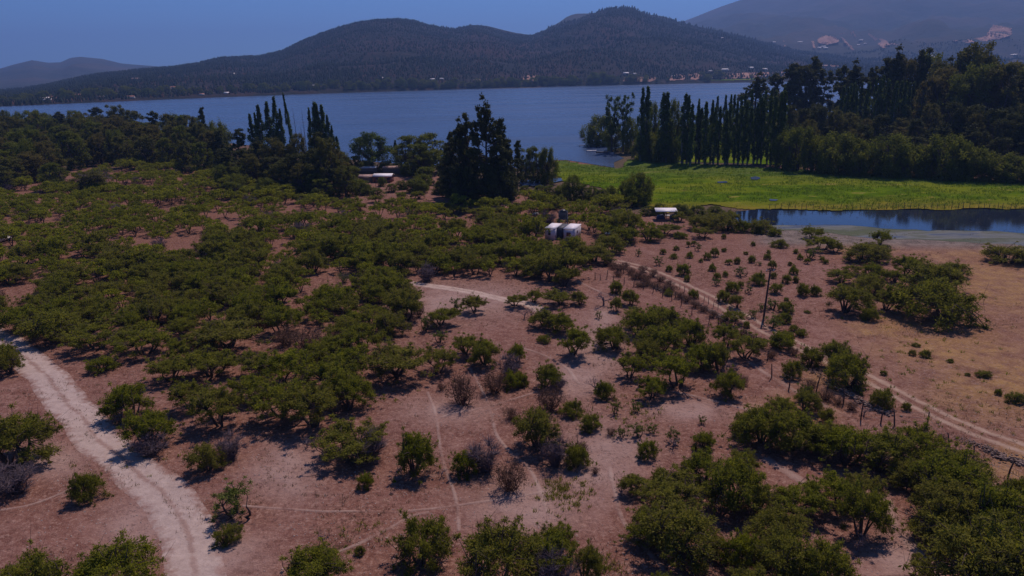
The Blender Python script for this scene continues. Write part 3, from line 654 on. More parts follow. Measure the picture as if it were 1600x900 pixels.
def limb(a, b, n=4, bend=0.12, r_=None):
    a = np.array(a, float); b = np.array(b, float); u = np.linspace(0, 1, n)[:, None]
    L = np.linalg.norm(b - a); P = a + (b - a) * u
    off = r_.normal(size=3) * bend * L; P = P + off * np.sin(u * math.pi) ; return P
def thorn_variant(seed, style):
    """multi-stemmed thorn tree about 5 m wide and 3.2 m tall; style: umbrella, round, bush, sapling"""
    r_ = np.random.default_rng(seed); Wd = 2.5
    H = {'umbrella': 3.3, 'round': 3.2, 'bush': 2.4, 'sapling': 3.2}[style]
    nC = {'umbrella': 54, 'round': 62, 'bush': 50, 'sapling': 20}[style]
    ell = r_.uniform(0.75, 1.0); cx, cy = r_.normal(size=2) * 0.25
    lob = [(r_.uniform(0, 6.28), r_.uniform(0.55, 1.0)) for _ in range(5)]
    Cn = []; Rd = []
    while len(Cn) < nC:
        a = r_.uniform(0, 6.283); q = math.sqrt(r_.random())
        lobe = 0.72 + 0.28 * max(math.cos(a - l) * w for l, w in lob)
        rr = q * Wd * 0.86 * lobe
        dome = math.sqrt(max(0, 1 - (q * 0.95) ** 2))
        if style == 'umbrella': z = H * (0.54 + 0.34 * dome) + r_.normal() * 0.16 - r_.random() ** 2 * 1.0; v = (0.58, 0.58, 0.42)
        elif style == 'round': z = H * (0.30 + 0.58 * dome) - r_.random() * H * 0.36; v = (0.66, 0.66, 0.5)
        elif style == 'bush': z = H * (0.22 + 0.62 * dome) - r_.random() * H * 0.45; v = (0.66, 0.66, 0.55)
        else: z = H * r_.uniform(0.25, 0.9); rr *= 0.55 + 0.3 * (z / H); v = (0.45, 0.45, 0.42)
        z = max(z, 0.3)
        s = r_.uniform(0.7, 1.25)
        Cn.append((cx + rr * math.cos(a), cy + rr * ell * math.sin(a), z)); Rd.append([k * s for k in v])
    Cn = np.array(Cn); Rd = np.array(Rd)
    ne = {'umbrella': 46, 'round': 50, 'bush': 40, 'sapling': 10}[style]; base_ = Cn[r_.integers(0, nC, ne)]; dd = base_ - np.array([cx, cy, H * .35]); dd /= np.linalg.norm(dd, axis=1)[:, None]
    dd += r_.normal(size=dd.shape) * .35; Ce = base_ + dd * r_.uniform(.35, .8, (ne, 1)); Cn = np.concatenate([Cn, Ce]); Rd = np.concatenate([Rd, np.tile([.26, .26, .22], (ne, 1)) * r_.uniform(.7, 1.3, (ne, 1))]); nC = len(Cn)
    vol = Rd[:, 0] ** 1.6
    per = (vol / vol.max() * 1.6 * {'umbrella': 150, 'round': 150, 'bush': 150, 'sapling': 95}[style]).astype(int)
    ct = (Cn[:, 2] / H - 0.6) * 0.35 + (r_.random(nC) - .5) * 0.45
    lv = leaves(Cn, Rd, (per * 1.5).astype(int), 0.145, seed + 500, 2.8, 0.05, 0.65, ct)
    tw = MB()
    ns = {'umbrella': 4, 'round': 5, 'bush': 6, 'sapling': 3}[style]
    forks = []
    for k in range(ns):
        a = k * 6.283 / ns + r_.uniform(-.5, .5); rr = Wd * r_.uniform(0.25, 0.5)
        e = np.array([rr * math.cos(a), rr * math.sin(a), H * r_.uniform(0.42, 0.58)])
        b = np.array([0.14 * math.cos(a), 0.14 * math.sin(a), -0.25])
        P = limb(b, e, 5, 0.10, r_); tw.tube(P, np.linspace(0.13, 0.055, 5), 5); forks.append(e); forks.append(P[3])
    forks = np.array(forks)
    for c_ in Cn:
        d = np.linalg.norm(forks - c_, axis=1); f = forks[np.argmin(d)]
        tw.tube(limb(f, c_, 3, 0.10, r_), [0.045, 0.03, 0.012], 3)
        for _ in range(2):
            tw.tube(np.array([c_, c_ + r_.normal(size=3) * Rd[0][0] * 0.75]), [0.012, 0.004], 3)
    return tw.build('trunk', [m_bark]), crown_mesh('crown', m_thorn if style != 'sapling' else m_shrub, [lv]), Wd * 2, H
def twig_variant(seed, mat, leafmat=None, n=260, H=2.2, Wd=3.0, up=0.7):
    """dead or leafless bush: a mass of fine twigs"""
    r_ = np.random.default_rng(seed); tw = MB()
    mains = []
    for k in range(14):
        a = r_.uniform(0, 6.28); rr = Wd / 2 * math.sqrt(r_.random()) * 0.8
        e = np.array([rr * math.cos(a), rr * math.sin(a), H * r_.uniform(0.5, 0.85) * (1 - 0.4 * (rr / Wd * 2) ** 2)])
        P = limb((0.1 * math.cos(a), 0.1 * math.sin(a), -0.1), e, 4, 0.14, r_); tw.tube(P, np.linspace(0.06, 0.02, 4), 3); mains += [P[1], P[2], P[3]]
    mains = np.array(mains)
    for k in range(n):
        s = mains[r_.integers(len(mains))]; d = r_.normal(size=3); d[2] = abs(d[2]) * up + 0.1; d /= np.linalg.norm(d)
        L = r_.uniform(0.4, 1.0); m = s + d * L * 0.5 + r_.normal(size=3) * 0.06; e = s + d * L
        tw.tube(np.array([s, m, e]), [0.022, 0.014, 0.005], 3)
    crown = None
    if leafmat:
        k = 30; a = r_.uniform(0, 6.28, k); q = np.sqrt(r_.random(k)) * Wd / 2 * 0.9
        Cn = np.stack([q * np.cos(a), q * np.sin(a), H * r_.uniform(0.3, 0.8, k)], -1)
        crown = crown_mesh('crown', leafmat, [leaves(Cn, np.full((k, 3), 0.45), 45, 0.12, seed + 9, 2.6)])
    return tw.build('twigs', [mat]), crown, Wd, H
def bare_variant(seed):
    r_ = np.random.default_rng(seed); tw = MB(); tips = [(np.array([0, 0, 1.0]), 0.13, np.array([0., 0, 1]))]
    tw.tube([(0, 0, -.2), (0.03, 0.02, .5), (0, 0, 1.0)], [0.17, 0.15, 0.13], 6)
    for lev in range(5):
        nt2 = []
        for p, r0, d in tips:
            for _ in range(3 if lev < 2 else 2):
                nd = d * 0.55 + r_.normal(size=3) * 0.6; nd[2] = abs(nd[2]) * 0.7 + .05; nd /= np.linalg.norm(nd)
                L = 0.95 * 0.78 ** lev; e = p + nd * L
                tw.tube(limb(p, e, 3, 0.08, r_), [r0, r0 * .8, r0 * .6], 4); nt2.append((e, r0 * .58, nd))
        tips = nt2
    return tw.build('branches', [m_greybark]), None, 3.6, 3.6
def euc_variant(seed, mat=None, H=30.0, slim=1.0):
    """tall tree: bare stem, limbs, separated foliage masses with gaps"""
    r_ = np.random.default_rng(seed); tw = MB(); top = np.array([r_.normal() * 1.0, r_.normal() * 1.0, H * 0.92])
    tr = limb((0, 0, -.5), top, 8, 0.03, r_); tw.tube(tr, np.linspace(0.62, 0.10, 8), 7)
    Cn = []; Rd = []
    for k in range(36):
        u = 0.14 + 0.86 * (k + .5) / 36; b = tr[0] + (tr[-1] - tr[0]) * u
        a = r_.uniform(0, 6.28); env = math.sin(min(1, (1.04 - u) * 3.0 + 0.12) * math.pi / 2) * (0.75 + 0.35 * math.sin(u * 9 + seed))
        rr = H * 0.16 * slim * env * r_.uniform(0.25, 1.0)
        e = b + np.array([rr * math.cos(a), rr * math.sin(a), rr * r_.uniform(0.2, 0.9)])
        tw.tube(limb(b, e, 4, 0.08, r_), np.linspace(0.20 * (1.1 - u) + .05, 0.05, 4), 4)
        for _ in range(r_.integers(3, 5)):
            c_ = e + r_.normal(size=3) * H * 0.028; Cn.append(c_); s = H * 0.046 * r_.uniform(0.65, 1.25) * (1.15 - 0.35 * u); Rd.append((s, s, s * 0.85))
    Cn.append(tr[-1] + np.array([0, 0, .5])); Rd.append((H * .04, H * .04, H * .055))
    Cn = np.array(Cn); Rd = np.array(Rd); vol = Rd[:, 0] ** 2; per = (vol / vol.mean() * 95).astype(int)
    lv = leaves(Cn, Rd, per, 0.66, seed + 3, 1.8, 0.25, 0.4, None, 0.25)
    return tw.build('trunk', [m_bark]), crown_mesh('crown', mat or m_euc, [lv]), H * 0.40 * slim, H
def poplar_variant(seed, H=24.0):
    r_ = np.random.default_rng(seed); tw = MB(); tr = limb((0, 0, -.4), (r_.normal() * .3, r_.normal() * .3, H * .95), 6, 0.01, r_)
    tw.tube(tr, np.linspace(0.34, 0.05, 6), 6); Cn = []; Rd = []
    for k in range(52):
        u = 0.09 + 0.91 * k / 51; a = r_.uniform(0, 6.28); env = min(1, (u - 0.05) * 5) * (1 - u ** 3.0) * 0.95 + 0.07
        rr = H * 0.050 * env * r_.uniform(0.2, 1.15); c_ = tr[0] + (tr[-1] - tr[0]) * u; c_ = c_ + np.array([rr * math.cos(a), rr * math.sin(a), 0])
        Cn.append(c_); s = H * 0.030 * (0.5 + 0.6 * env); Rd.append((s, s, s * 2.3))
        if k % 2 == 0: tw.tube(np.array([c_ * [0, 0, 1] - [0, 0, 1.5], c_]), [0.06, 0.02], 3)
    lv = leaves(Cn, Rd, 85, 0.42, seed + 3, 1.6, 0.4, 0.3, None)
    return tw.build('trunk', [m_palebark]), crown_mesh('crown', m_poplar, [lv]), H * 0.135, H
def dome_variant(seed, mat, droop=0.5, H=12.0, Wd=13.0, n=105, gap=0.0):
    """wide rounded broadleaf or willow whose foliage nearly reaches the ground"""
    r_ = np.random.default_rng(seed); tw = MB(); Cn = []; Rd = []; forks = []
    tw.tube(limb((0, 0, -.5), (0.2, 0, H * .3), 4, 0.05, r_), np.linspace(0.5, 0.36, 4), 7)
    for k in range(6):
        a = k * 1.05 + r_.uniform(-.3, .3); e = np.array([math.cos(a) * Wd * .22, math.sin(a) * Wd * .22, H * r_.uniform(.5, .65)])
        tw.tube(limb((0.2, 0, H * .28), e, 4, 0.08, r_), np.linspace(0.3, 0.12, 4), 5); forks.append(e)
    forks = np.array(forks)
    for k in range(n):
        a = r_.uniform(0, 6.283); u = r_.uniform(0.04, 0.98); q = r_.uniform(0.45, 0.93) * (0.85 + 0.2 * math.sin(a * 3 + seed + u * 5))
        rp = math.sqrt(max(0.02, 1 - ((u - .45) / .58) ** 2)) * Wd / 2 * q
        c_ = np.array([math.cos(a) * rp, math.sin(a) * rp, u * H * .96])
        s = Wd * 0.098 * r_.uniform(0.75, 1.3); Cn.append(c_); Rd.append((s, s, s * (0.8 + droop * .5)))
        f = forks[np.argmin(np.linalg.norm(forks - c_, axis=1))]; tw.tube(limb(f, c_, 3, 0.06, r_), [0.09, 0.05, 0.02], 3)
    lv = leaves(Cn, Rd, 110, 0.42, seed + 3, 2.0, 0.5, 0.5, None, droop)
    return tw.build('trunk', [m_bark]), crown_mesh('crown', mat, [lv]), Wd, H
def open_variant(seed, mat, H=20.0):
    """loose-crowned cottonwood with several upright limbs"""
    r_ = np.random.default_rng(seed); tw = MB(); Cn = []; Rd = []
    tw.tube(limb((0, 0, -.4), (0, 0, H * .3), 3, 0.02, r_), [0.42, .36, .3], 6)
    for k in range(6):
        a = k * 1.05; rr = H * r_.uniform(.08, .27); e = np.array([math.cos(a) * rr, math.sin(a) * rr, H * r_.uniform(.78, .98)])
        P = limb((0, 0, H * .28), e, 7, 0.06, r_); tw.tube(P, np.linspace(.22, .04, 7), 4)
        for q in P[1:]:
            for _ in range(2): Cn.append(q + r_.normal(size=3) * .55); s = H * .04 * r_.uniform(.7, 1.2); Rd.append((s, s, s * 1.2))
    lv = leaves(Cn, Rd, 75, 0.42, seed + 3, 1.8, .4, .4)
    return tw.build('trunk', [m_bark]), crown_mesh('crown', mat, [lv]), H * .5, H

TH = {'umbrella': [thorn_variant(100 + k, 'umbrella') for k in range(6)], 'round': [thorn_variant(200 + k, 'round') for k in range(6)],
      'bush': [thorn_variant(300 + k, 'bush') for k in range(5)], 'sapling': [thorn_variant(400 + k, 'sapling') for k in range(5)]}
GREY = [twig_variant(500 + k, m_greybark, None, 1000, 2.3, 3.4) for k in range(3)]
BROWN = [twig_variant(520 + k, m_browntwig, m_dryleaf, 240, 1.9, 2.8, 1.2) for k in range(3)]
PALE_S = [twig_variant(540 + k, m_greybark, m_shrub, 160, 1.8, 3.0, 1.6) for k in range(2)]
BARE = [bare_variant(560 + k) for k in range(2)]
EUC = [euc_variant(600 + k, None, 30.0, [1.0, 1.25, 0.85][k % 3]) for k in range(6)]
POP = [poplar_variant(640 + k) for k in range(4)]
WIL = [dome_variant(660 + k, m_bleaf, 0.7) for k in range(4)]
DARKD = [dome_variant(680 + k, m_poplar, 0.2, 13, 13) for k in range(2)]
OLIVE = [dome_variant(690 + k, m_bleaf, 0.1, 16.0, 12.0, 95) for k in range(3)]
EUCG = [dome_variant(700 + k, m_eucg, 0.15, 17.0, 11.0, 90) for k in range(3)]
DKE = [dome_variant(740 + k, m_euc, 0.15, 15.0, 11.0, 90) for k in range(2)]
COT = [open_variant(720 + k, m_poplar) for k in range(2)]

def measured(v):
    me = v[1] or v[0]; a = np.zeros(len(me.vertices) * 3, np.float32); me.vertices.foreach_get('co', a); a = a.reshape(-1, 3)
    return (v[0], v[1], float(np.percentile(np.ptp(a[:, :2], axis=0), 50)) * 0.87, float(np.percentile(a[:, 2], 99.7)))
for L_ in (TH['umbrella'], TH['round'], TH['bush'], TH['sapling'], GREY, BROWN, PALE_S, BARE, EUC, POP, WIL, DARKD, OLIVE, EUCG, DKE, COT):
    L_[:] = [measured(v) for v in L_]
REG = []          # things waiting for their label
def grow(name, variant, p, rz, sx, sz, noun, cat, group, px=None, tilt=0.0):
    tr, cr, Wd, H = variant
    e = bpy.data.objects.new(name, None); C.objects.link(e); e.empty_display_size = 0.5
    e.location = tuple(p); e.rotation_euler = (0, tilt, rz); e.scale = (sx, sx, sz)
    e['category'] = cat; e['group'] = group
    o = bpy.data.objects.new(tr.name.split('.')[0], tr); C.objects.link(o); o.parent = e
    if cr is not None:
        o = bpy.data.objects.new(cr.name.split('.')[0], cr); C.objects.link(o); o.parent = e
    q = px if px is not None else tuple(proj(np.array(p) + np.array([0, 0, H * sz * .6])))
    REG.append((e, noun, q)); return e
def slant(p): return float(np.linalg.norm(np.asarray(p) - CAM))
def put_px(name, pool, px, py, wpx, noun, cat, group, hfac=1.0, k=None, hpx=None):
    p = gnd(px, py); s = slant(p); v = pool[rnd.randrange(len(pool)) if k is None else k % len(pool)]
    sx = wpx * s / FPX / v[2]
    if hpx: sz = hpx * s / FPX / v[3] * 0.86
    else: sz = sx * hfac * rnd.uniform(0.9, 1.1)
    sz = min(max(sz, sx * 0.55), sx * 1.7)
    return grow(name, v, (p[0], p[1], p[2]), rnd.uniform(0, 6.28), sx, sz, noun, cat, group)
def put_top(name, pool, px, base, top, wpx, noun, cat, group, k=None, tilt=0.0, z=0.0):
    p = flat(px, base, z); r0 = math.hypot(p[0], p[1]); d = ray(px, top)
    h_ = CAM_H - z + r0 * d[2] / math.hypot(d[0], d[1]); v = pool[rnd.randrange(len(pool)) if k is None else k % len(pool)]
    s = slant(p)
    return grow(name, v, p, rnd.uniform(0, 6.28) if not tilt else 0, wpx * s / FPX / v[2], max(h_, 1.5) / v[3], noun, cat, group, tilt=tilt)

# ------------------------------------------------------------------ nearby thorn trees, read off the photograph: base x, base y, width, height, style
U, O, B, S = 'umbrella', 'round', 'bush', 'sapling'
NEAR = [(18, 584, 46, 46, O), (160, 580, 42, 26, B), (150, 545, 80, 42, U), (230, 552, 72, 46, U), (85, 532, 84, 46, O), (40, 515, 60, 40, O), (357, 546, 94, 48, U), (271, 595, 60, 42, U), (330, 588, 76, 50, U), (205, 655, 62, 60, O),
        (235, 700, 70, 62, O), (22, 728, 88, 80, O), (345, 665, 86, 70, U), (325, 735, 52, 46, O), (135, 780, 46, 52, B), (370, 805, 56, 56, S), (352, 850, 36, 30, B), (75, 945, 90, 85, O), (180, 945, 118, 95, O), (300, 640, 60, 50, U),
        (440, 650, 88, 70, U), (490, 665, 96, 80, U), (520, 620, 90, 70, U), (545, 640, 70, 60, O), (450, 600, 90, 60, U), (400, 625, 60, 50, U), (620, 588, 94, 68, U), (684, 582, 60, 45, U), (688, 508, 54, 40, U), (664, 517, 22, 30, S), (742, 488, 42, 32, U),
        (718, 486, 22, 26, S), (655, 463, 11, 14, S), (588, 512, 54, 44, U), (688, 536, 24, 24, S), (757, 568, 54, 52, O), (728, 553, 44, 42, U), (545, 720, 110, 60, U), (572, 762, 28, 30, B), (645, 738, 68, 84, O), (728, 742, 44, 44, B), (475, 912, 94, 62, O),
        (563, 866, 18, 16, B), (658, 882, 90, 82, B), (770, 935, 130, 140, O), (805, 478, 36, 28, U), (850, 508, 46, 38, O), (868, 518, 46, 42, O), (897, 553, 54, 54, U), (875, 476, 48, 32, U), (905, 475, 30, 24, O), (834, 472, 28, 24, U), (800, 605, 34, 32, B), (848, 533, 24, 13, B),
        (936, 497, 11, 14, S), (963, 486, 20, 30, O), (985, 476, 30, 28, O), (962, 545, 62, 48, O), (1000, 522, 70, 48, O), (1040, 520, 74, 50, O), (1080, 540, 62, 52, O), (1030, 555, 74, 54, O), (1060, 604, 74, 66, U), (1005, 565, 50, 44, O), (1095, 575, 50, 50, O),
        (1125, 580, 50, 54, O), (1140, 617, 50, 50, O), (1165, 560, 50, 50, U), (1135, 540, 46, 40, U), (983, 590, 46, 44, U), (1018, 622, 48, 44, U), (943, 622, 34, 36, B), (850, 604, 46, 52, O), (812, 602, 26, 34, B), (808, 566, 30, 34, O), (962, 646, 18, 26, S), (895, 648, 40, 28, B), (921, 670, 36, 32, B),
        (995, 645, 16, 22, S), (998, 683, 26, 26, S), (1018, 676, 18, 18, S), (1098, 663, 12, 16, S), (840, 700, 72, 74, O), (900, 730, 44, 52, B), (1013, 712, 34, 34, B), (1052, 692, 22, 28, S), (972, 683, 18, 20, S), (1033, 752, 28, 28, B), (992, 770, 50, 34, O),
        (1050, 800, 100, 60, U), (1060, 870, 120, 90, O), (1030, 850, 80, 60, O), (1100, 760, 66, 66, O), (1145, 790, 90, 86, O), (1165, 735, 50, 40, O), (1160, 885, 62, 66, B), (1120, 870, 40, 50, B), (840, 905, 90, 96, U), (912, 905, 46, 90, O), (870, 870, 60, 60, U),
        (1320, 488, 64, 46, O), (1384, 484, 42, 36, U), (1357, 500, 28, 22, B), (1470, 462, 80, 52, O), (1478, 500, 98, 62, B), (1253, 525, 20, 14, B), (1216, 541, 38, 28, B), (1228, 528, 22, 14, B), (1145, 505, 36, 26, U), (1300, 575, 52, 50, O), (1330, 605, 60, 56, B), (1265, 572, 34, 34, B), (1238, 588, 32, 42, B),
        (1374, 634, 34, 34, B), (1256, 625, 22, 30, S), (1256, 642, 40, 36, O), (1292, 660, 24, 32, B), (1416, 641, 14, 14, B), (1432, 541, 12, 6, B), (1427, 555, 10, 10, B), (1446, 558, 16, 12, B), (1485, 566, 10, 6, B), (1535, 589, 18, 9, B), (1583, 629, 22, 16, B), (1558, 616, 10, 10, B), (1380, 586, 10, 9, B), (1512, 587, 8, 5, B),
        (1190, 690, 80, 70, O), (1240, 700, 84, 66, O), (1165, 680, 40, 44, B), (1225, 650, 46, 30, O), (1320, 725, 86, 60, O), (1375, 735, 90, 70, O), (1425, 720, 64, 60, U), (1290, 700, 60, 46, O), (1240, 800, 80, 60, U), (1300, 790, 76, 56, U), (1345, 840, 66, 84, O), (1350, 790, 60, 50, U), (1210, 850, 90, 70, O),
        (1465, 790, 100, 84, O), (1500, 830, 100, 80, O), (1545, 850, 110, 100, O), (1500, 760, 80, 56, U), (1590, 860, 90, 90, O), (1590, 782, 40, 40, O), (1470, 850, 80, 60, B), (1530, 920, 140, 120, O), (1430, 760, 60, 40, O), (1590, 950, 110, 110, O), (1230, 910, 90, 80, O), (1295, 930, 80, 90, O), (1160, 950, 80, 70, O),
        (1185, 800, 60, 50, O), (1433, 876, 16, 14, B), (1050, 950, 60, 60, B), (1100, 700, 40, 30, B),
        (1268, 372, 32, 22, U), (1285, 391, 42, 28, U), (1305, 395, 24, 18, U), (1265, 404, 22, 18, S), (1374, 382, 30, 24, U), (1350, 408, 60, 30, O), (1415, 430, 46, 34, U), (1315, 441, 44, 22, U), (1378, 402, 40, 26, O), (1360, 433, 34, 26, O), (1330, 428, 26, 18, U), (1365, 460, 44, 30, B), (1362, 445, 30, 22, O),
        (1398, 440, 26, 20, O), (1435, 455, 34, 26, B), (1575, 410, 66, 28, B), (1218, 386, 28, 14, B), (1210, 368, 22, 14, B), (1500, 432, 36, 26, O), (1448, 436, 30, 22, O), (1388, 468, 24, 16, B),
        (1040, 366, 40, 20, U), (1085, 358, 42, 26, O), (1100, 372, 34, 20, U), (1135, 360, 46, 28, B), (1160, 362, 30, 22, B), (1186, 362, 40, 24, B), (1012, 376, 38, 30, O), (985, 380, 44, 30, O), (958, 392, 50, 34, O), (1062, 346, 24, 18, O), (1110, 350, 40, 22, O), (1140, 344, 34, 18, O), (930, 408, 60, 36, O), (1062, 372, 24, 12, B),
        (963, 458, 24, 46, B), (944, 385, 26, 18, O), (1045, 462, 14, 10, B), (1085, 465, 14, 18, B), (1045, 460, 14, 12, B), (868, 326, 26, 16, U), (895, 335, 24, 14, U), (950, 335, 22, 14, U), (970, 330, 24, 18, U), (930, 345, 18, 16, U), (5, 575, 30, 40, O), (612, 322, 26, 16, O), (638, 326, 30, 18, U), (662, 330, 34, 18, U), (690, 330, 30, 16, O), (715, 335, 34, 18, U), (745, 338, 30, 18, U), (775, 340, 36, 20, U), (800, 335, 26, 14, O), (560, 330, 30, 16, U), (535, 325, 28, 14, U), (500, 318, 30, 14, U), (470, 316, 30, 14, U), (440, 312, 26, 14, U), (655, 310, 24, 14, O), (625, 310, 20, 12, O), (590, 316, 26, 14, U), (405, 305, 26, 14, U)]
SEED = [(997, 400, 9, 12), (1036, 397, 10, 9), (1055, 391, 9, 8), (1053, 404, 12, 9), (1078, 403, 11, 11), (1028, 414, 13, 15), (1067, 430, 20, 22), (1046, 424, 10, 13), (1074, 440, 9, 12), (1076, 386, 7, 12), (1090, 392, 9, 14), (1084, 384, 8, 9), (1131, 373, 8, 9), (1176, 384, 7, 8), (1104, 406, 12, 13), (1117, 401, 13, 15),
        (1131, 393, 8, 7), (1120, 437, 12, 22), (1113, 423, 12, 20), (1140, 413, 11, 9), (1152, 412, 11, 11), (1174, 410, 12, 12), (1197, 405, 11, 10), (1188, 415, 8, 6), (1207, 420, 12, 14), (1158, 431, 17, 15), (1185, 444, 24, 20), (1133, 432, 9, 12), (1208, 434, 10, 13), (1211, 457, 20, 16), (1229, 442, 14, 14), (1242, 441, 10, 12),
        (1240, 428, 14, 16), (1253, 460, 17, 20), (1273, 461, 16, 18), (1143, 456, 22, 18), (1157, 449, 10, 12), (1169, 458, 10, 14), (1133, 472, 20, 22), (1152, 481, 20, 22), (1208, 482, 18, 16), (1226, 486, 22, 18), (1190, 485, 12, 12), (1177, 497, 14, 15), (1205, 512, 24, 20), (1225, 504, 24, 16), (1290, 412, 8, 8), (1250, 405, 9, 10),
        (1285, 409, 7, 8), (1262, 412, 9, 9), (1120, 446, 12, 12), (1095, 410, 7, 7), (1165, 398, 7, 6), (1234, 415, 7, 7), (1168, 512, 9, 16), (1167, 527, 14, 12), (1241, 518, 12, 10), (1230, 470, 7, 5), (1237, 489, 9, 6), (1263, 489, 8, 4), (1244, 396, 8, 8), (1200, 397, 7, 8)]
nouns = {U: 'flat-topped thorn tree', O: 'rounded thorn tree', B: 'low leafy bush', S: 'thin sapling'}
names = {U: ('thorn_tree', 'tree', 'thorn trees scattered over the dry ground'), O: ('thorn_tree', 'tree', 'thorn trees scattered over the dry ground'), B: ('green_bush', 'bush', 'green bushes on the dry ground'), S: ('sapling', 'sapling', 'saplings on the dry ground')}
placed = []
for (x, y, w, h_, st) in NEAR:
    nm, ct, gp = names[st]
    e = put_px(nm, TH[st], x, y, w * 1.04, nouns[st], ct, gp, hpx=h_); placed.append((e.location.x, e.location.y, w * slant(e.location) / FPX))
for (x, y, w, h_) in SEED:
    e = put_px('young_bush', TH['bush'] + TH['round'][:2] + TH['sapling'][:2], x, y, w * 1.15, 'young upright bush', 'young bush', 'young bushes dotted over the brown field', hpx=h_ * 1.1)
for k, (x, y, w, h_) in enumerate([(575, 715, 62, 52), (760, 735, 58, 66), (868, 725, 52, 58), (866, 925, 66, 86), (16, 768, 66, 46), (795, 590, 44, 46), (236, 712, 50, 40), (362, 715, 46, 50), (1140, 600, 30, 40), (400, 500, 34, 24), (1085, 820, 40, 30), (152, 300, 44, 34), (870, 610, 30, 26)]):
    put_px('dead_bush', GREY, x, y, w, 'leafless grey-purple thicket', 'dead bush', 'leafless grey thickets', k=k, hpx=h_)
for k, (x, y, w, h_) in enumerate([(723, 632, 52, 54), (772, 613, 42, 40), (797, 766, 54, 52), (905, 720, 34, 36), (860, 640, 46, 40), (1004, 425, 18, 12), (1020, 432, 16, 14), (1032, 440, 18, 12), (950, 415, 20, 12), (975, 420, 18, 12), (985, 428, 18, 12), (1010, 440, 20, 14), (1045, 448, 18, 12), (1000, 448, 20, 10), (1025, 450, 18, 10),
                               (1265, 610, 26, 20), (1290, 625, 24, 18), (1190, 545, 20, 18), (1175, 540, 24, 20), (1205, 560, 18, 16), (480, 545, 54, 36), (450, 538, 44, 30), (520, 548, 44, 30), (1330, 640, 20, 14), (1160, 530, 18, 18), (1240, 555, 16, 14), (655, 495, 20, 24), (690, 610, 14, 14), (1470, 690, 16, 12), (1215, 535, 14, 10), (800, 655, 26, 20),
                               (955, 680, 18, 14), (1160, 600, 20, 16), (930, 740, 14, 12), (1275, 640, 18, 12), (1310, 632, 18, 12), (1050, 455, 20, 10), (965, 432, 16, 10), (958, 420, 18, 12), (968, 424, 20, 12), (992, 436, 20, 12), (1000, 436, 18, 14), (1012, 447, 20, 12), (1040, 455, 22, 12), (1062, 466, 20, 12), (1072, 472, 18, 12), (1085, 480, 18, 12), (1098, 487, 18, 12), (1112, 496, 18, 12), (1128, 505, 16, 10)]):
    put_px('dry_bush', BROWN, x, y, w, 'brown dried-out bush', 'dry bush', 'brown dried-out bushes', k=k, hpx=h_)
for k, (x, y, w, h_) in enumerate([(943, 477, 30, 28), (930, 612, 24, 26), (505, 850, 20, 26), (1215, 650, 20, 24), (1350, 650, 18, 18), (830, 497, 16, 20), (820, 498, 16, 20), (690, 745, 16, 16), (1052, 700, 20, 22), (160, 298, 20, 60), (970, 775, 20, 20), (1340, 862, 26, 36), (480, 700, 20, 20)]):
    put_px('bare_tree', BARE, x, y, w, 'small leafless tree', 'bare tree', 'small leafless trees', k=k, hpx=h_)

# ------------------------------------------------------------------ the dense thicket
def sample_area(poly, dmin, n, seed, clear=(), gapn=0.40):
    r_ = np.random.default_rng(seed); P = np.array([flat(*q)[:2] for q in poly]); lo, hi = P.min(0), P.max(0)
    pts = r_.uniform(lo, hi, (n, 2)); pp = proj(np.concatenate([pts, gh(pts[:, 0], pts[:, 1])[:, None]], 1))
    ok = poly_mask(pp[:, 0], pp[:, 1], poly)
    for c_ in clear: ok &= ~poly_mask(pp[:, 0], pp[:, 1], c_)
    ok &= fbm(pts[:, 0] / 11, pts[:, 1] / 11, 3, seed) > gapn
    pts = pts[ok]; cell = {}; o = []
    for (x, y) in pts:
        cx, cy = int(x // dmin), int(y // dmin); bad = False
        for a in (-1, 0, 1):
            for b in (-1, 0, 1):
                for q in cell.get((cx + a, cy + b), ()):
                    if (q[0] - x) ** 2 + (q[1] - y) ** 2 < dmin * dmin: bad = True
        if bad: continue
        cell.setdefault((cx, cy), []).append((x, y)); o.append((x, y))
    return o
pa = np.array([(a, b) for a, b, w in placed]); pw = np.array([w for a, b, w in placed])
cand = []
for (x, y) in sample_area(DENSE, 3.5, 24000, 77, CLEAR, 0.342):
    d = np.hypot(pa[:, 0] - x, pa[:, 1] - y)
    if np.any(d < pw * 0.45 + 1.0): continue
    w = rnd.uniform(3.9, 7.0) * (1.0 if y < 130 else 1.12); z = float(gh(x, y)); p = (x, y, z)
    cand.append((w * FPX / slant(p), p, w))
cand.sort(key=lambda c_: -c_[0])
n_th = sum(1 for q in NEAR if q[4] in (U, O)); quota = 296 - n_th
rest = []
for k, (wp, p, w) in enumerate(cand):
    q = proj(np.array(p))
    if q[0] < -25 or q[0] > 1625 or k >= quota: rest.append((p, w)); continue
    st = U if rnd.random() < 0.6 else O
    v = TH[st][rnd.randrange(6)]; s = w / v[2]
    grow('thorn_tree', v, p, rnd.uniform(0, 6.28), s, s * rnd.uniform(0.7, 1.05), nouns[st], 'tree', 'thorn trees scattered over the dry ground')
dn_ = sample_area(DENSE, 9.0, 1500, 99, CLEAR, 0.3)
for k, (x, y) in enumerate(dn_[:95]):
    pool, nm, nn_, ct_, gp_ = [(GREY, 'dead_bush', 'leafless grey-purple thicket', 'dead bush', 'leafless grey thickets'), (BROWN, 'dry_bush', 'brown dried-out bush', 'dry bush', 'brown dried-out bushes'), (PALE_S, 'pale_bush', 'thin pale bush', 'pale bush', 'thin pale bushes among the thorn trees')][k % 3]
    v = pool[rnd.randrange(len(pool))]; s_ = rnd.uniform(0.9, 1.6); grow(nm, v, (x, y, float(gh(x, y))), rnd.uniform(0, 6.28), s_, s_ * rnd.uniform(.9, 1.3), nn_, ct_, gp_)
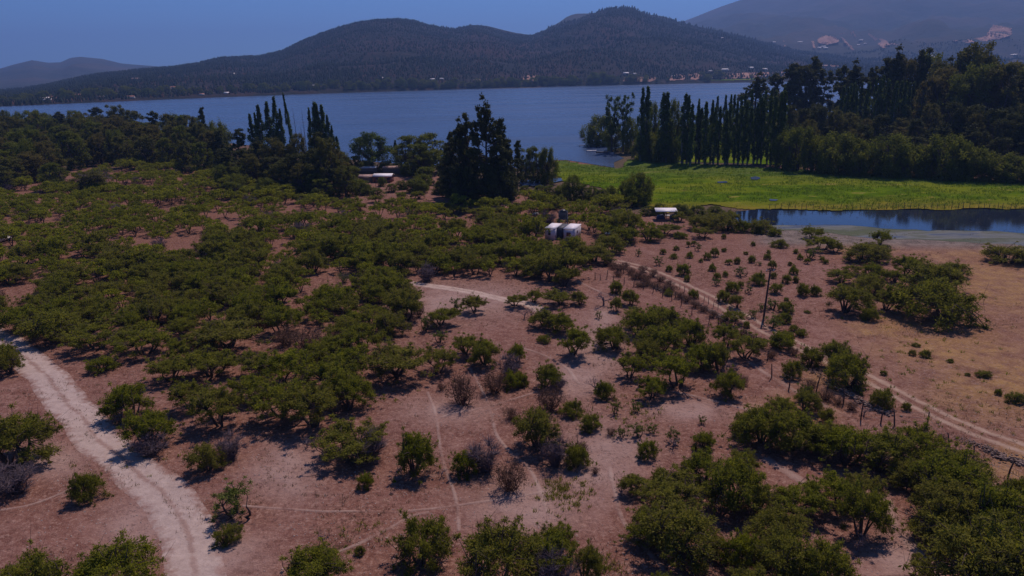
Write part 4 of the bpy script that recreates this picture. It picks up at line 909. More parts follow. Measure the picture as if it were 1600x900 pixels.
# the remaining hundreds, joined
TV = []; TF = []; TT_ = []; TB = MB(); nn = 0
for k in range(7):
    r_ = np.random.default_rng(900 + k); nc = 22; a = r_.uniform(0, 6.28, nc); q = np.sqrt(r_.random(nc)); 
    Cn = np.stack([q * 2.1 * np.cos(a), q * 1.8 * np.sin(a), 3.1 * (0.52 + 0.38 * np.sqrt(1 - (q * .95) ** 2)) - r_.random(nc) ** 2 * .8], -1)
    TV.append(leaves(Cn, np.tile([0.72, 0.72, 0.42], (nc, 1)), 40, 0.30, 950 + k, 2.0, .35, .45, (Cn[:, 2] / 3.1 - .6) * .3 + (r_.random(nc) - .5) * .4, 0, False))
VV = []; FF = []; TI = []
for (p, w) in rest:
    v, f, t_ = TV[rnd.randrange(7)]; s = w / 5.0; a = rnd.uniform(0, 6.28); ca, sa = math.cos(a) * s, math.sin(a) * s
    q = v @ np.array([[ca, sa, 0], [-sa, ca, 0], [0, 0, s * rnd.uniform(.8, 1.15)]]) + np.array(p)
    VV.append(q); FF.append(f + nn); nn += len(q); TI.append(np.clip(t_ + rnd.uniform(-.15, .15), 0, 1))
    for j in range(3):
        b = a + j * 2.1; TB.tube([(p[0], p[1], p[2] - .2), (p[0] + .5 * math.cos(b) * s, p[1] + .5 * math.sin(b) * s, p[2] + 1.1 * s), (p[0] + 1.1 * math.cos(b) * s, p[1] + 1.1 * math.sin(b) * s, p[2] + 2.2 * s)], [.12, .09, .05], 3)
if VV:
    e = bpy.data.objects.new('thorn_thicket', None); C.objects.link(e); e['kind'] = 'stuff'
    obj('crowns_of_thicket', mesh('foliage', np.concatenate(VV), [np.concatenate(FF)], [m_thorn], cols={'tint': np.concatenate(TI)}), e, kind='stuff').name = 'foliage'
    obj('stems', TB.build('stems', [m_bark]), e, kind='stuff')
print('thicket trees', len(cand), 'joined', len(rest))

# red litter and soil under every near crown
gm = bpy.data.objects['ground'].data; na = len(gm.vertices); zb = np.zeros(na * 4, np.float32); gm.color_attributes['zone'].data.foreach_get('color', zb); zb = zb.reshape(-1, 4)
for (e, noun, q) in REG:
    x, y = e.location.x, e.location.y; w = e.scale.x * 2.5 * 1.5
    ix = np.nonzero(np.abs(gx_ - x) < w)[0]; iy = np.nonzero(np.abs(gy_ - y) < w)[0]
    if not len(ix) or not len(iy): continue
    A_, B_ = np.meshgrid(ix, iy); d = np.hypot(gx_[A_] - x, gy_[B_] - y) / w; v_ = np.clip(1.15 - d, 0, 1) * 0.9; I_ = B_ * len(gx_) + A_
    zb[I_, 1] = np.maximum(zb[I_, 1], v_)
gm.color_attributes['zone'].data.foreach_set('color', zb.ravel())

# ------------------------------------------------------------------ tall trees
LW = [(50, 285, 240, 42), (86, 297, 254, 38), (20, 290, 245, 40), (145, 303, 268, 46), (8, 268, 215, 40), (36, 262, 205, 38), (70, 258, 205, 36), (110, 252, 200, 38), (30, 235, 182, 34), (10, 225, 172, 20), (60, 232, 172, 34), (95, 228, 175, 30), (128, 230, 178, 36), (105, 250, 196, 30), (150, 245, 190, 36), (180, 248, 195, 36),
      (215, 250, 190, 36), (245, 252, 195, 36), (275, 255, 195, 36), (300, 255, 200, 34), (330, 262, 205, 36), (188, 225, 164, 36), (160, 222, 168, 30), (215, 228, 172, 34), (244, 235, 174, 32), (270, 238, 178, 30), (300, 240, 180, 30), (322, 242, 168, 24), (230, 262, 212, 34), (262, 262, 215, 30), (195, 262, 212, 34), (160, 258, 210, 34), (130, 262, 215, 30),
      (5, 300, 258, 40), (75, 275, 222, 30), (290, 270, 218, 30), (320, 272, 222, 34)]
for k, (x, b, tp, w) in enumerate(LW):
    pool = [OLIVE, EUCG, EUCG, EUCG, EUC][rnd.randrange(5)]
    put_top('woodland_tree', pool, x, b, tp, w * (0.8 if pool is EUC else 1.0), 'olive-green tall tree', 'tree', 'tall trees of the wood on the left')
for (x, y) in sample_area([(-80, 290), (-80, 212), (120, 214), (340, 232), (350, 262), (250, 256), (150, 258), (60, 282)], 8.5, 2500, 31, (), 0.1)[:190]:
    p = (x, y, 0); q = proj(np.array(p)); pool = [OLIVE, EUCG, WIL][rnd.randrange(3)]; v = pool[rnd.randrange(len(pool))]; h_ = rnd.uniform(10, 18.5)
    grow('woodland_tree', v, p, rnd.uniform(0, 6.28), rnd.uniform(8, 13) / v[2], h_ / v[3], 'rounded woodland tree', 'tree', 'tall trees of the wood on the left')
for (x, b, tp, w) in [(400, 262, 178, 11), (408, 262, 176, 9), (415, 262, 164, 15), (427, 263, 159, 15), (440, 263, 151, 13), (447, 263, 170, 10), (490, 264, 169, 9), (499, 264, 160, 15), (505, 264, 162, 12), (511, 264, 164, 15), (518, 264, 180, 10), (531, 266, 213, 9), (620, 252, 219, 8), (524, 266, 196, 9)]:
    put_top('poplar', POP, x, b, tp, w * 1.35, 'slender dark poplar', 'poplar', 'columnar poplars by the lake')
put_top('poplar', POP, 463, 263, 145, 10, 'slender dark poplar', 'poplar', 'columnar poplars by the lake', tilt=R(-5))
snag = MB(); snag.tube([(0, 0, -.3), (0.1, 0, 8), (0.3, 0.1, 16), (0.4, 0.1, 22)], [.22, .17, .1, .03], 6)
for k in range(14):
    a = k * 2.4; z_ = 6 + k; snag.tube([(0.1, 0, z_), (0.1 + math.cos(a) * .9, math.sin(a) * .9, z_ + 1.3)], [.05, .015], 3)
SN = [(snag.build('trunk', [m_bark]), None, 3.0, 22.0)]
for (x, b, tp) in [(470, 262, 168), (483, 262, 170), (478, 262, 196)]:
    put_top('bare_tree', SN, x, b, tp, 8, 'dead bare poplar spire', 'dead tree', 'dead poplar spires', tilt=R(-3))
for (x, b, tp, w) in [(380, 272, 202, 38), (344, 262, 204, 36), (410, 280, 215, 42), (432, 285, 215, 44), (472, 288, 209, 34), (500, 294, 208, 44), (444, 300, 252, 46), (474, 303, 255, 34), (494, 303, 256, 38), (515, 304, 215, 46), (540, 308, 258, 32), (360, 285, 232, 36), (395, 292, 240, 36), (525, 290, 232, 40), (455, 285, 225, 40)]:
    put_top('dark_tree', [EUC[0], EUCG[0], EUCG[1], EUC[1], EUCG[2]], x, b, tp, w, 'dark bushy eucalyptus', 'tree', 'dark eucalyptus trees beside the thicket')
put_top('round_tree', DARKD, 582, 267, 207, 66, 'round dark green tree', 'tree', 'single round trees', k=0)
for (x, b, tp, w) in [(645, 270, 212, 58), (674, 270, 208, 62), (628, 266, 226, 30), (700, 285, 235, 34), (660, 276, 225, 50)]:
    put_top('yellow_green_tree', OLIVE, x, b, tp, w, 'yellowish round tree', 'tree', 'yellowish trees left of the tall clump')
for (x, b, tp, w) in [(722, 316, 186, 44), (738, 318, 178, 40), (764, 320, 151, 50), (782, 318, 186, 34), (795, 314, 212, 30), (706, 312, 206, 30), (808, 302, 220, 24), (735, 312, 222, 36), (774, 316, 206, 36), (715, 310, 240, 44), (790, 306, 235, 36)]:
    put_top('tall_eucalyptus', [EUC[1], EUC[4], EUC[0]], x, b, tp, w * 1.12, 'tall dark eucalyptus', 'eucalyptus', 'tall dark eucalyptus clump in the middle')
for (x, b, tp, w) in [(715, 312, 262, 46), (745, 318, 262, 56), (780, 316, 262, 46), (730, 318, 282, 56), (768, 319, 275, 50), (700, 308, 262, 36), (795, 310, 262, 36), (388, 275, 232, 44), (430, 290, 245, 50), (500, 300, 232, 50), (468, 298, 240, 50), (520, 306, 262, 44), (355, 272, 232, 40), (410, 286, 256, 40)]:
    put_top('dark_tree', DKE, x, b, tp, w, 'dense dark undergrowth tree', 'tree', 'dense dark trees at the foot of the tall ones')
for (x, b, tp, w) in [(822, 285, 232, 30), (833, 287, 229, 28), (856, 288, 230, 30), (847, 286, 238, 22)]:
    put_top('lakeside_tree', WIL + OLIVE, x, b, tp, w, 'light green lakeside tree', 'tree', 'light green trees at the water')
for (x, b, tp, w) in [(995, 320, 270, 50), (978, 314, 282, 30), (1008, 314, 280, 26)]:
    put_top('willow', WIL, x, b, tp, w, 'dark rounded willow bush', 'willow', 'rounded willows on the marsh edge')
for (x, b, tp, w) in [(896, 314, 274, 32), (880, 310, 288, 34), (912, 316, 288, 26), (860, 312, 290, 28), (925, 312, 292, 26), (940, 318, 296, 30), (845, 306, 290, 26), (955, 312, 290, 22), (820, 300, 290, 20), (872, 322, 304, 30), (1030, 335, 318, 26), (1066, 334, 319, 30), (1090, 338, 322, 30), (1118, 336, 322, 26), (955, 322, 305, 30), (1012, 336, 322, 26), (835, 310, 297, 26), (597, 291, 276, 14), (560, 298, 280, 28), (628, 296, 282, 20), (612, 300, 287, 22), (645, 300, 280, 28), (575, 304, 289, 24), (590, 308, 294, 26), (660, 296, 272, 30), (545, 292, 270, 26), (635, 275, 258, 20)]:
    put_top('marsh_shrub', WIL + OLIVE, x, b, tp, w, 'dense shrub', 'shrub', 'dense shrubs along the marsh edge')
# right: poplar rows, cottonwoods, willows, eucalyptus
for (x, b, tp, w) in [(1000, 252, 138, 10), (1008, 252, 136, 12), (1033, 255, 146, 12), (1041, 255, 145, 13), (1066, 257, 147, 12), (1073, 257, 150, 10)]:
    put_top('poplar', POP, x, b, tp, w * 1.6, 'tall dark poplar', 'poplar', 'poplars in the row behind the marsh')
for k in range(20):
    x = 1079 + k * 7.4 + rnd.uniform(-2, 2)
    put_top('poplar', POP, x, 257 + rnd.uniform(-2, 3), [166, 162, 168, 164, 158][k % 5] - max(0, k - 10) * 2.2 + rnd.uniform(-5, 5), rnd.uniform(12, 17), 'tall dark poplar', 'poplar', 'poplars in the row behind the marsh')
for k in range(15):
    x = 1090 + k * 9 + rnd.uniform(-3, 3)
    put_top('poplar', POP, x, 233 + rnd.uniform(-4, 4), 158 - k * 1.6 + rnd.uniform(-4, 5), 12, 'tall dark poplar', 'poplar', 'poplars in the row behind the marsh')
for k in range(22):
    x = 1308 + k * 6.0 + rnd.uniform(-2, 2)
    put_top('poplar', POP, x, 226 + rnd.uniform(-3, 5), 140 - 16 * math.sin(k / 22 * 3.1) + rnd.uniform(-5, 5), rnd.uniform(11, 15), 'tall dark poplar', 'poplar', 'poplars inside the right-hand wood')
for (x, b, tp, w) in [(955, 238, 149, 30), (974, 238, 146, 32)]:
    put_top('cottonwood', COT, x, b, tp, w, 'loose-crowned pale cottonwood', 'tree', 'cottonwoods at the tip of the spit')
for (x, b, tp, w) in [(934, 228, 180, 50), (910, 215, 205, 9), (986, 240, 184, 30), (1014, 252, 206, 30), (1018, 248, 160, 24), (1052, 252, 156, 28), (960, 236, 195, 34), (1035, 252, 200, 30), (1024, 254, 222, 34), (1050, 255, 215, 30), (1000, 250, 215, 28)]:
    put_top('willow', WIL, x, b, tp, w, 'bushy willow', 'willow', 'willows on the spit')
for (x, b, tp, w) in [(1224, 264, 205, 44), (1245, 267, 198, 52), (1275, 270, 212, 44), (1300, 272, 207, 62), (1328, 274, 218, 50), (1365, 276, 222, 44), (1388, 277, 210, 66), (1420, 277, 226, 44), (1445, 279, 228, 40), (1470, 281, 211, 62), (1500, 282, 222, 46), (1520, 283, 228, 50), (1555, 284, 238, 56), (1585, 285, 244, 56), (1618, 286, 240, 50), (1340, 277, 240, 30), (1405, 279, 242, 30), (1488, 283, 246, 30)]:
    put_top('willow', WIL, x, b, tp, w, 'yellowish spreading willow', 'willow', 'willows lining the far edge of the marsh')
RT = [(1176, 238, 115, 50), (1229, 232, 101, 48), (1208, 230, 116, 34), (1250, 232, 104, 36), (1270, 230, 90, 36), (1290, 230, 112, 34), (1325, 230, 96, 48), (1312, 228, 104, 30), (1350, 228, 106, 30), (1388, 230, 75, 48), (1378, 230, 92, 36), (1424, 232, 78, 46), (1438, 232, 84, 44), (1405, 232, 92, 36), (1470, 236, 92, 44), (1452, 236, 96, 40),
      (1508, 240, 68, 62), (1494, 238, 80, 44), (1524, 238, 84, 40), (1515, 246, 101, 60), (1545, 248, 100, 58), (1567, 250, 99, 56), (1590, 252, 104, 54), (1618, 252, 98, 54), (1462, 242, 107, 52), (1485, 246, 116, 48), (1535, 246, 112, 50), (1580, 254, 120, 50), (1600, 256, 130, 46), (1440, 244, 122, 40), (1640, 254, 104, 60)]
for k, (x, b, tp, w) in enumerate(RT):
    b = b - (27 if x < 1305 else 14 if x < 1560 else 22)
    put_top('tall_eucalyptus', EUC if k < 12 else EUC[:2] + EUCG + OLIVE[:1], x, b, tp, w * 1.05, 'tall dark eucalyptus', 'eucalyptus', 'tall eucalyptus trees of the right-hand wood')
for (x, b, tp, w) in [(1273, 240, 166, 46), (1446, 240, 162, 34), (1255, 236, 178, 30), (1480, 252, 160, 40), (1510, 254, 165, 44), (1545, 258, 170, 44), (1575, 262, 176, 44), (1600, 264, 180, 44), (1300, 240, 172, 34), (1425, 244, 190, 36), (1520, 266, 205, 34), (1225, 240, 165, 34), (1455, 256, 200, 32), (1560, 270, 215, 34)]:
    put_top('woodland_tree', DKE + EUCG[:1], x, b, tp, w, 'dark rounded woodland tree', 'tree', 'rounded trees inside the right-hand wood')
for (x, y) in sample_area([(1225, 262), (1215, 225), (1330, 215), (1500, 222), (1700, 240), (1700, 276), (1500, 268)], 9.0, 900, 35, (), 0.2)[:75]:
    p = (x, y, 0); v = (DKE + EUC[:1] + EUCG[:1])[rnd.randrange(4)]; h_ = rnd.uniform(9, 20)
    grow('woodland_tree', v, p, rnd.uniform(0, 6.28), rnd.uniform(8, 12) / v[2], h_ / v[3], 'rounded woodland tree', 'tree', 'rounded trees inside the right-hand wood')
for (x, y) in sample_area([(340, 310), (340, 262), (560, 262), (700, 270), (800, 285), (800, 318), (640, 300), (560, 312)], 8.0, 500, 37, [[(560, 262), (650, 262), (660, 300), (555, 300)]], 0.3)[:60]:
    p = (x, y, 0); v = (WIL + OLIVE)[rnd.randrange(7)]; h_ = rnd.uniform(4, 8)
    grow('marsh_shrub', v, p, rnd.uniform(0, 6.28), rnd.uniform(6, 9) / v[2], h_ / v[3], 'dense shrub', 'shrub', 'dense shrubs among the tall trees')
# far shore trees
SH = [(0, 163), (60, 160), (130, 156), (190, 153), (300, 149), (400, 146), (500, 141.5), (625, 139), (700, 139), (835, 137), (880, 134.5), (940, 132.5), (1000, 129.5), (1060, 128), (1160, 125.5), (1300, 124.5)]
sx_ = [a for a, b in SH]; sy_ = [b for a, b in SH]
for k in range(300):
    x = rnd.uniform(-20, 1180) if k > 14 else rnd.uniform(920, 985)
    dens_ = 0.25 if x > 965 else 1
    if rnd.random() > dens_: continue
    b = np.interp(x, sx_, sy_) - rnd.uniform(0.3, 6) * (1.0 if x < 960 else 0.6); h_ = rnd.uniform(5, 12) * (1.2 if 900 < x < 960 else 1)
    p = hit(x, b)
    if p is None or p[1] > 6000: continue
    pool = [WIL, OLIVE, DARKD][rnd.randrange(3)]; v = pool[rnd.randrange(len(pool))]
    s = slant(p); hh = h_ * s / FPX
    grow('shore_tree', v, (p[0], p[1], p[2] - .3), rnd.uniform(0, 6), hh * rnd.uniform(.9, 1.4) / v[2], hh / v[3], 'green tree', 'tree', 'trees along the far shore')

# ------------------------------------------------------------------ buildings and other built things
def thing(name, loc, label, cat, rz=0.0, group=None, sc=None):
    e = bpy.data.objects.new(name, None); C.objects.link(e); e.location = tuple(loc); e.rotation_euler = (0, 0, rz)
    e.empty_display_size = .5; prop(e, label=label, category=cat, group=group)
    if sc: e.scale = sc
    return e
def part(name, mb, mat, parent, **k): return obj(name, mb.build(name, [mat]), parent, **k)
def cabin(px, py, rz, L, Wd, H, label, wallmat, win, wm):
    p = gnd(px, py); e = thing('container_cabin', p, label, 'cabin', rz, 'box cabins')
    w = MB(); w.box((0, L / 2, H / 2), (Wd, L, H))
    for k in range(int(L / .55)):        # pressed ribs along the long walls
        for s in (-1, 1): w.box((s * (Wd / 2 + .02), .4 + k * .55, H / 2), (.05, .22, H - .3))
    part('wall', w, wallmat, e)
    r = MB(); r.box((0, L / 2, H + .06), (Wd + .16, L + .16, .12)); part('roof', r, m_whiteroof, e)
    for (x, z, ww, hh, side) in win:
        f = MB()
        if side == 'f': f.box((x, -.03, z), (ww, .06, hh))
        else: f.box((Wd / 2 + .06, x, z), (.06, ww, hh))
        o = part('window', f, wm, e)
        g = MB()
        for q in range(4):
            if side == 'f': g.box((x - ww / 2 + ww * (q + .5) / 4, -.07, z), (.05, .03, hh))
            else: g.box((Wd / 2 + .1, x - ww / 2 + ww * (q + .5) / 4, z), (.03, .05, hh))
        part('bar', g, m_darkgrey, o)
    return e
cr = cabin(889, 376, R(-20), 6.0, 2.6, 2.7, 'white box cabin with a red-barred front window, right one of the pair', m_whitewall, [(-.1, 1.5, 1.0, .9, 'f'), (2.4, 1.7, .6, .6, 's')], m_grille)
cl_ = cabin(859, 375, R(-20), 6.0, 2.4, 2.7, 'white box cabin with a small dark front window, left one of the pair', m_whitewall, [(-.1, 1.5, .6, .6, 'f')], m_glass)
p = gnd(873.5, 374); e = thing('container_cabin', p, 'dark navy box unit wedged between the two white cabins', 'cabin', R(-20), 'box cabins')
w = MB(); w.box((0, 3.1, 1.25), (1.7, 5.4, 2.5))
for k in range(8): w.box((0, .38 , .3 + k * .28), (1.5, .05, .08))
part('wall', w, m_navy, e); r = MB(); r.box((0, 3.1, 2.56), (1.8, 5.5, .1)); part('roof', r, m_darkgrey, e)
p = gnd(880, 362); e = thing('water_tower', p, 'dark slatted water tower with a black tank behind the two white cabins', 'tower', R(-8))
for sx in (-1, 1):
    for sy in (-1, 1):
        w = MB(); w.box((sx * 1.0, sy * 1.0, 2.6), (.16, .16, 5.2)); part('leg', w, m_darkgrey, e)
w = MB(); w.box((0, 0, 3.3), (2.3, 2.3, .12)); part('platform', w, m_darkgrey, e)
for k in range(5):
    w = MB()
    w.box((0, -1.05, 3.55 + k * .3), (2.2, .05, .2)); w.box((1.05, 0, 3.55 + k * .3), (.05, 2.0, .2)); w.box((-1.05, 0, 3.55 + k * .3), (.05, 2.0, .2)); part('slat', w, m_darkgrey, e)
w = MB(); w.tube([(0, 0, 3.4), (0, 0, 3.6), (0, 0, 5.2), (0, 0, 5.5)], [.8, .85, .85, .35], 14, cap=True); part('tank', w, plain('black_plastic', (.02, .02, .024), .4), e)
w = MB()
for a, b in (((-1, -1.02, .2), (1, -1.02, 3.1)), ((1, -1.02, .2), (-1, -1.02, 3.1)), ((1.02, -1, .2), (1.02, 1, 3.1))): w.tube([a, b], .05, 4)
part('brace', w, m_darkgrey, e)
# open shelter
p = gnd(1041, 345); e = thing('open_shelter', p, 'open shelter with a flat bright white roof on thin posts near the pond', 'shelter', R(-6))
w = MB(); w.box((0, 1.9, 2.55), (5.6, 4.2, .10), rx=R(3)); part('roof', w, m_whiteroof, e)
for sx in (-1, 0, 1):
    for sy in (0, 3.8): w = MB(); w.tube([(sx * 2.5, sy, -.1), (sx * 2.5, sy, 2.45)], .07, 6); part('post', w, m_post, e)
w = MB(); w.box((0, 0, 2.4), (5.2, .1, .14)); w.box((0, 3.8, 2.44), (5.2, .1, .14)); part('beam', w, m_post, e)
p = gnd(1043, 341)
e = thing('table', p + np.array([.1, .2, 0]), 'pale small table standing in the shade of the open shelter', 'table', R(-6)); w = MB(); w.box((0, 0, .75), (1.3, .8, .06)); part('table_top', w, m_whiteroof, e)
for sx in (-1, 1):
    for sy in (-1, 1): w = MB(); w.box((sx * .55, sy * .3, .36), (.06, .06, .72)); part('leg', w, m_post, e)
for px_, lab in ((1032, 'dark blue covered heap at the left under the open shelter'), (1053, 'dark blue covered heap at the right under the open shelter')):
    p = gnd(px_, 341.5); r_ = np.random.default_rng(px_); V = []; k = 9
    for a in range(k):
        for b in range(k):
            u, v_ = a / (k - 1) * 2 - 1, b / (k - 1) * 2 - 1; z_ = 1.1 * (1 - u ** 4) ** .5 * (1 - v_ ** 4) ** .5 * (0.75 + .3 * vnoise(u * 2 + px_, v_ * 2)); V.append((u * 1.15, v_ * .9, z_))
    i = (np.arange(k - 1)[:, None] * k + np.arange(k - 1)[None]).ravel()
    o = obj('covered_heap', mesh('covered_heap', V, [np.stack([i, i + k, i + k + 1, i + 1], -1)], [m_tarp], smooth=True), loc=p, label=lab, category='heap')
# white dish
p = gnd(948, 373); e = thing('dish', p, 'bright white shallow dish tilted on a short post between bushes right of the cabins', 'dish', R(20))
w = MB(); nr_, ns_ = 6, 20; V = []
for a in range(nr_):
    rr = .95 * a / (nr_ - 1)
    for b in range(ns_): t2 = b * 6.283 / ns_; V.append((rr * math.cos(t2), rr * math.sin(t2), .32 * rr * rr))
V = np.array(V); V = V @ np.array([[1, 0, 0], [0, math.cos(.5), math.sin(.5)], [0, -math.sin(.5), math.cos(.5)]]) + [0, 0, 1.5]
Q = [[a * ns_ + b, a * ns_ + (b + 1) % ns_, (a + 1) * ns_ + (b + 1) % ns_, (a + 1) * ns_ + b] for a in range(nr_ - 1) for b in range(ns_)]
w.add(V, Q=Q); w.add(V - [0, 0, .03], Q=Q); part('bowl', w, m_dish, e)
w = MB(); w.tube([(0, 0, -.1), (0, 0, 1.5)], .06, 8); part('post', w, m_darkgrey, e)
w = MB(); w.tube([(0, 0.1, 1.5), (0, -.4, 2.3)], .025, 5); part('feed_arm', w, m_darkgrey, e)
# farmhouse with a white roof
def house(px, py, L, Wd, H, rz, wallm, roofm, label, pitch=.28, group=None, base=None, name='house', detail=True):
    p = base if base is not None else gnd(px, py); e = thing(name, p, label, 'house' if name != 'shed' else 'shed', rz, group)
    w = MB(); w.box((0, 0, H / 2), (L, Wd, H)); hp = Wd / 2 * pitch
    w.add([(-L / 2, -Wd / 2, H), (-L / 2, Wd / 2, H), (-L / 2, 0, H + hp), (L / 2, -Wd / 2, H), (L / 2, Wd / 2, H), (L / 2, 0, H + hp)], T=[[0, 2, 1], [3, 4, 5]])
    part('wall', w, wallm, e); r = MB(); a = math.atan(pitch); sl_ = (Wd / 2 + .4) / math.cos(a)
    for s in (-1, 1): r.box((0, s * (Wd / 4 + .2), H + hp / 2 - .2 * pitch + .09), (L + .7, sl_, .1), rx=-s * a)
    part('roof', r, roofm, e)
    if detail:
        d = MB(); d.box((L * .12, -Wd / 2 - .03, 1.0), (.9, .06, 2.0)); part('door', d, m_wood, e)
        for x in (-L * .3, L * .35): d = MB(); d.box((x, -Wd / 2 - .03, 1.4), (1.1, .06, .9)); part('window', d, m_glass, e)
    return e
house(600, 284, 6.4, 4.5, 2.3, R(-4), m_brick, m_whiteroof, 'low farmhouse with a bright white sheet roof beyond the thicket, its end wall reddish')
house(573, 284, 4.5, 4, 2.0, R(-4), m_wood, m_rust, 'lean-to shed with patchy rusty roof adjoining the left end of the white-roofed farmhouse', name='shed', detail=False)
house(573, 270, 8, 3, 2.1, R(-2), m_wood, m_whiteroof, 'long low pale-roofed shed under the round dark tree', name='shed', detail=False)
house(618, 270, 9, 4, 2.1, R(0), m_wood, m_rust, 'long low brown-roofed shed right behind the white-roofed farmhouse', name='shed', detail=False)
house(1237, 215, 9, 6, 3.2, R(30), m_cream, m_whiteroof, 'house with pale sloping roof glimpsed among trees behind the willows', base=flat(1236, 218))
house(1432, 215, 8, 5, 3, R(10), m_cream, m_whiteroof, 'small white house half hidden in the right-hand wood', base=flat(1432, 262))
house(1300, 215, 8, 5, 3, R(-10), m_cream, m_whiteroof, 'pale house far back between trunks of the right-hand wood', base=flat(1515, 262))
house(1595, 240, 12, 7, 3, R(0), m_brick, m_redroof, 'reddish-roofed house at the right picture edge behind the willows', base=flat(1592, 268))
# white van roof at left edge
p = gnd(2, 378); e = thing('parked_van', p, 'white parked van half hidden in the thicket at the left picture edge', 'van', R(80))
w = MB(); V = [(-2.3, 0.35), (2.3, 0.35), (2.35, 1.0), (1.7, 1.15), (1.15, 1.95), (-2.2, 2.0), (-2.35, 1.0)]
V3 = [(x, y_, z_) for y_ in (-.9, .9) for x, z_ in V]; n7 = 7
w.add(V3, Q=[[a, (a + 1) % n7, n7 + (a + 1) % n7, n7 + a] for a in range(n7)], T=[[0, a + 1, a] for a in range(1, 6)] + [[7, 7 + a, 7 + a + 1] for a in range(1, 6)]); part('body', w, m_dish, e)
for s in (-1, 1): w = MB(); w.box((.0, s * .91, 1.6), (2.6, .03, .5)); part('window', w, m_glass, e)
for x in (-1.5, 1.5):
    for s in (-1, 1): w = MB(); w.tube([(x, s * .7, .35), (x, s * .92, .35)], .35, 12, cap=True); part('wheel', w, m_tarp, e)
p = gnd(836, 336); e = thing('water_trough', p, 'small white trough lying among bushes left of the water tower', 'trough', R(10))
w = MB(); w.box((0, 0, .1), (1.8, .9, .1)); w.box((0, -.45, .35), (1.8, .06, .5)); w.box((0, .45, .35), (1.8, .06, .5)); w.box((-.9, 0, .35), (.06, .84, .5)); w.box((.9, 0, .35), (.06, .84, .5)); part('basin', w, m_dish, e)
# jetty and boats
p = flat(918, 229, .1); e = thing('jetty', p, 'thin grey wooden jetty reaching into the lake from the tip of the spit', 'jetty', R(2))
for k in range(16): w = MB(); w.box((-4 + k * .62, 0, .75), (.56, 1.5, .08)); part('plank', w, m_wood, e)
for k in range(5):
    for s in (-.7, .7): w = MB(); w.tube([(-4 + k * 2.2, s, -.9), (-4 + k * 2.2, s, .8)], .09, 6); part('pile', w, m_post, e)
def boat(px, py, L, mat, label, rz):
    V = []; n = 9
    for a in range(n):
        u = a / (n - 1) * 2 - 1; wdt = .75 * (1 - abs(u) ** 3) * (1 if u < 0 else 1 - .3 * u) + .02
        V += [(u * L / 2, -wdt, .55 + .15 * u * u), (u * L / 2, -wdt * .6, 0), (u * L / 2, wdt * .6, 0), (u * L / 2, wdt, .55 + .15 * u * u), (u * L / 2, wdt * .85, .5 + .15 * u * u), (u * L / 2, wdt * .5, .12), (u * L / 2, -wdt * .5, .12), (u * L / 2, -wdt * .85, .5 + .15 * u * u)]
    Q = [[a * 8 + b, a * 8 + (b + 1) % 8, (a + 1) * 8 + (b + 1) % 8, (a + 1) * 8 + b] for a in range(n - 1) for b in range(8)]
    e = thing('rowing_boat', flat(px, py, .08), label, 'boat', rz); w = MB(); w.add(V, Q=Q); part('hull', w, mat, e)
    for x in (-.9, .7): w = MB(); w.box((x, 0, .42), (.28, 1.1, .05)); part('seat', w, m_wood, e)
boat(924, 237, 5, m_whiteroof, 'small white rowing boat moored just below the jetty', R(10)); boat(941, 239, 6, m_darkgrey, 'dark rowing boat moored below the jetty, nearer the willows', R(-5))
# utility pole
p = gnd(1193, 498); e = thing('utility_pole', p, 'tall dark wooden utility pole leaning beside the farm track', 'pole')
w = MB(); w.tube([(0, 0, -.3), (.12, 0, 2.5), (.28, 0, 5.4), (.42, 0, 8.1)], [.17, .155, .14, .12], 8, cap=True); part('pole', w, m_post, e)
w = MB(); w.box((.40, 0, 7.85), (1.3, .1, .12)); part('crossarm', w, m_post, e)
for x in (-.15, .95): w = MB(); w.tube([(x, 0, 7.9), (x, 0, 8.1)], [.05, .03], 6, cap=True); part('insulator', w, m_dish, e)
# fences: every post a part
def fence(posts, label, h0=1.5, r0=.07, wires=True, name='post_fence', tw=0.12):
    P = [gnd(*q) for q in posts]; o = P[0]; e = thing(name, o, label, 'fence'); tops = []
    for q in P:
        h_ = h0 * rnd.uniform(.75, 1.2); t2 = (rnd.uniform(-tw, tw) * h_, rnd.uniform(-tw, tw) * h_); b = q - o; w = MB()
        w.tube([(b[0], b[1], b[2] - .3), (b[0] + t2[0] * .4 + rnd.uniform(-.04, .04), b[1] + t2[1] * .4, b[2] + h_ * .5), (b[0] + t2[0], b[1] + t2[1], b[2] + h_)], [r0 * 1.1, r0, r0 * .75], 6, cap=True)
        part('post', w, m_post, e); tops.append(np.array([b[0] + t2[0], b[1] + t2[1], b[2] + h_]))
    if wires:
        w = MB()
        for f in (.9, .6, .35):
            for a, b, pa_, pb_ in zip(tops, tops[1:], P, P[1:]):
                A = (pa_ - o) * (1 - f) + a * f; B_ = (pb_ - o) * (1 - f) + b * f
                if np.linalg.norm(A - B_) < 14: w.tube([A, (A + B_) / 2 - [0, 0, .06], B_], .012, 3)
        if w.n: part('wire', w, m_darkgrey, e)
fence([(930, 437), (938, 438), (948, 436), (958, 441), (975, 445), (990, 448), (1005, 452), (1020, 458), (1035, 464), (1050, 470), (1064, 478), (1081, 492), (1107, 507), (1122, 510), (1140, 520), (1165, 530), (1184, 548), (1199, 563)], 'crooked post and wire fence running beside the stony bank below the farm track')
fence([(1206, 590), (1232, 610), (1275, 612), (1290, 622), (1318, 632), (1345, 655), (1376, 662), (1398, 666), (1448, 668), (1482, 707), (1521, 721), (1574, 748), (1640, 778)], 'crooked post fence of forked branches along the lower right of the farm track', 1.9, .08, tw=.2)
fence([(1062 + k * 7.5, 452 + k * 3.9) for k in range(9)], 'short row of thin stakes on the stony bank left of the farm track', 1.2, .05, False)
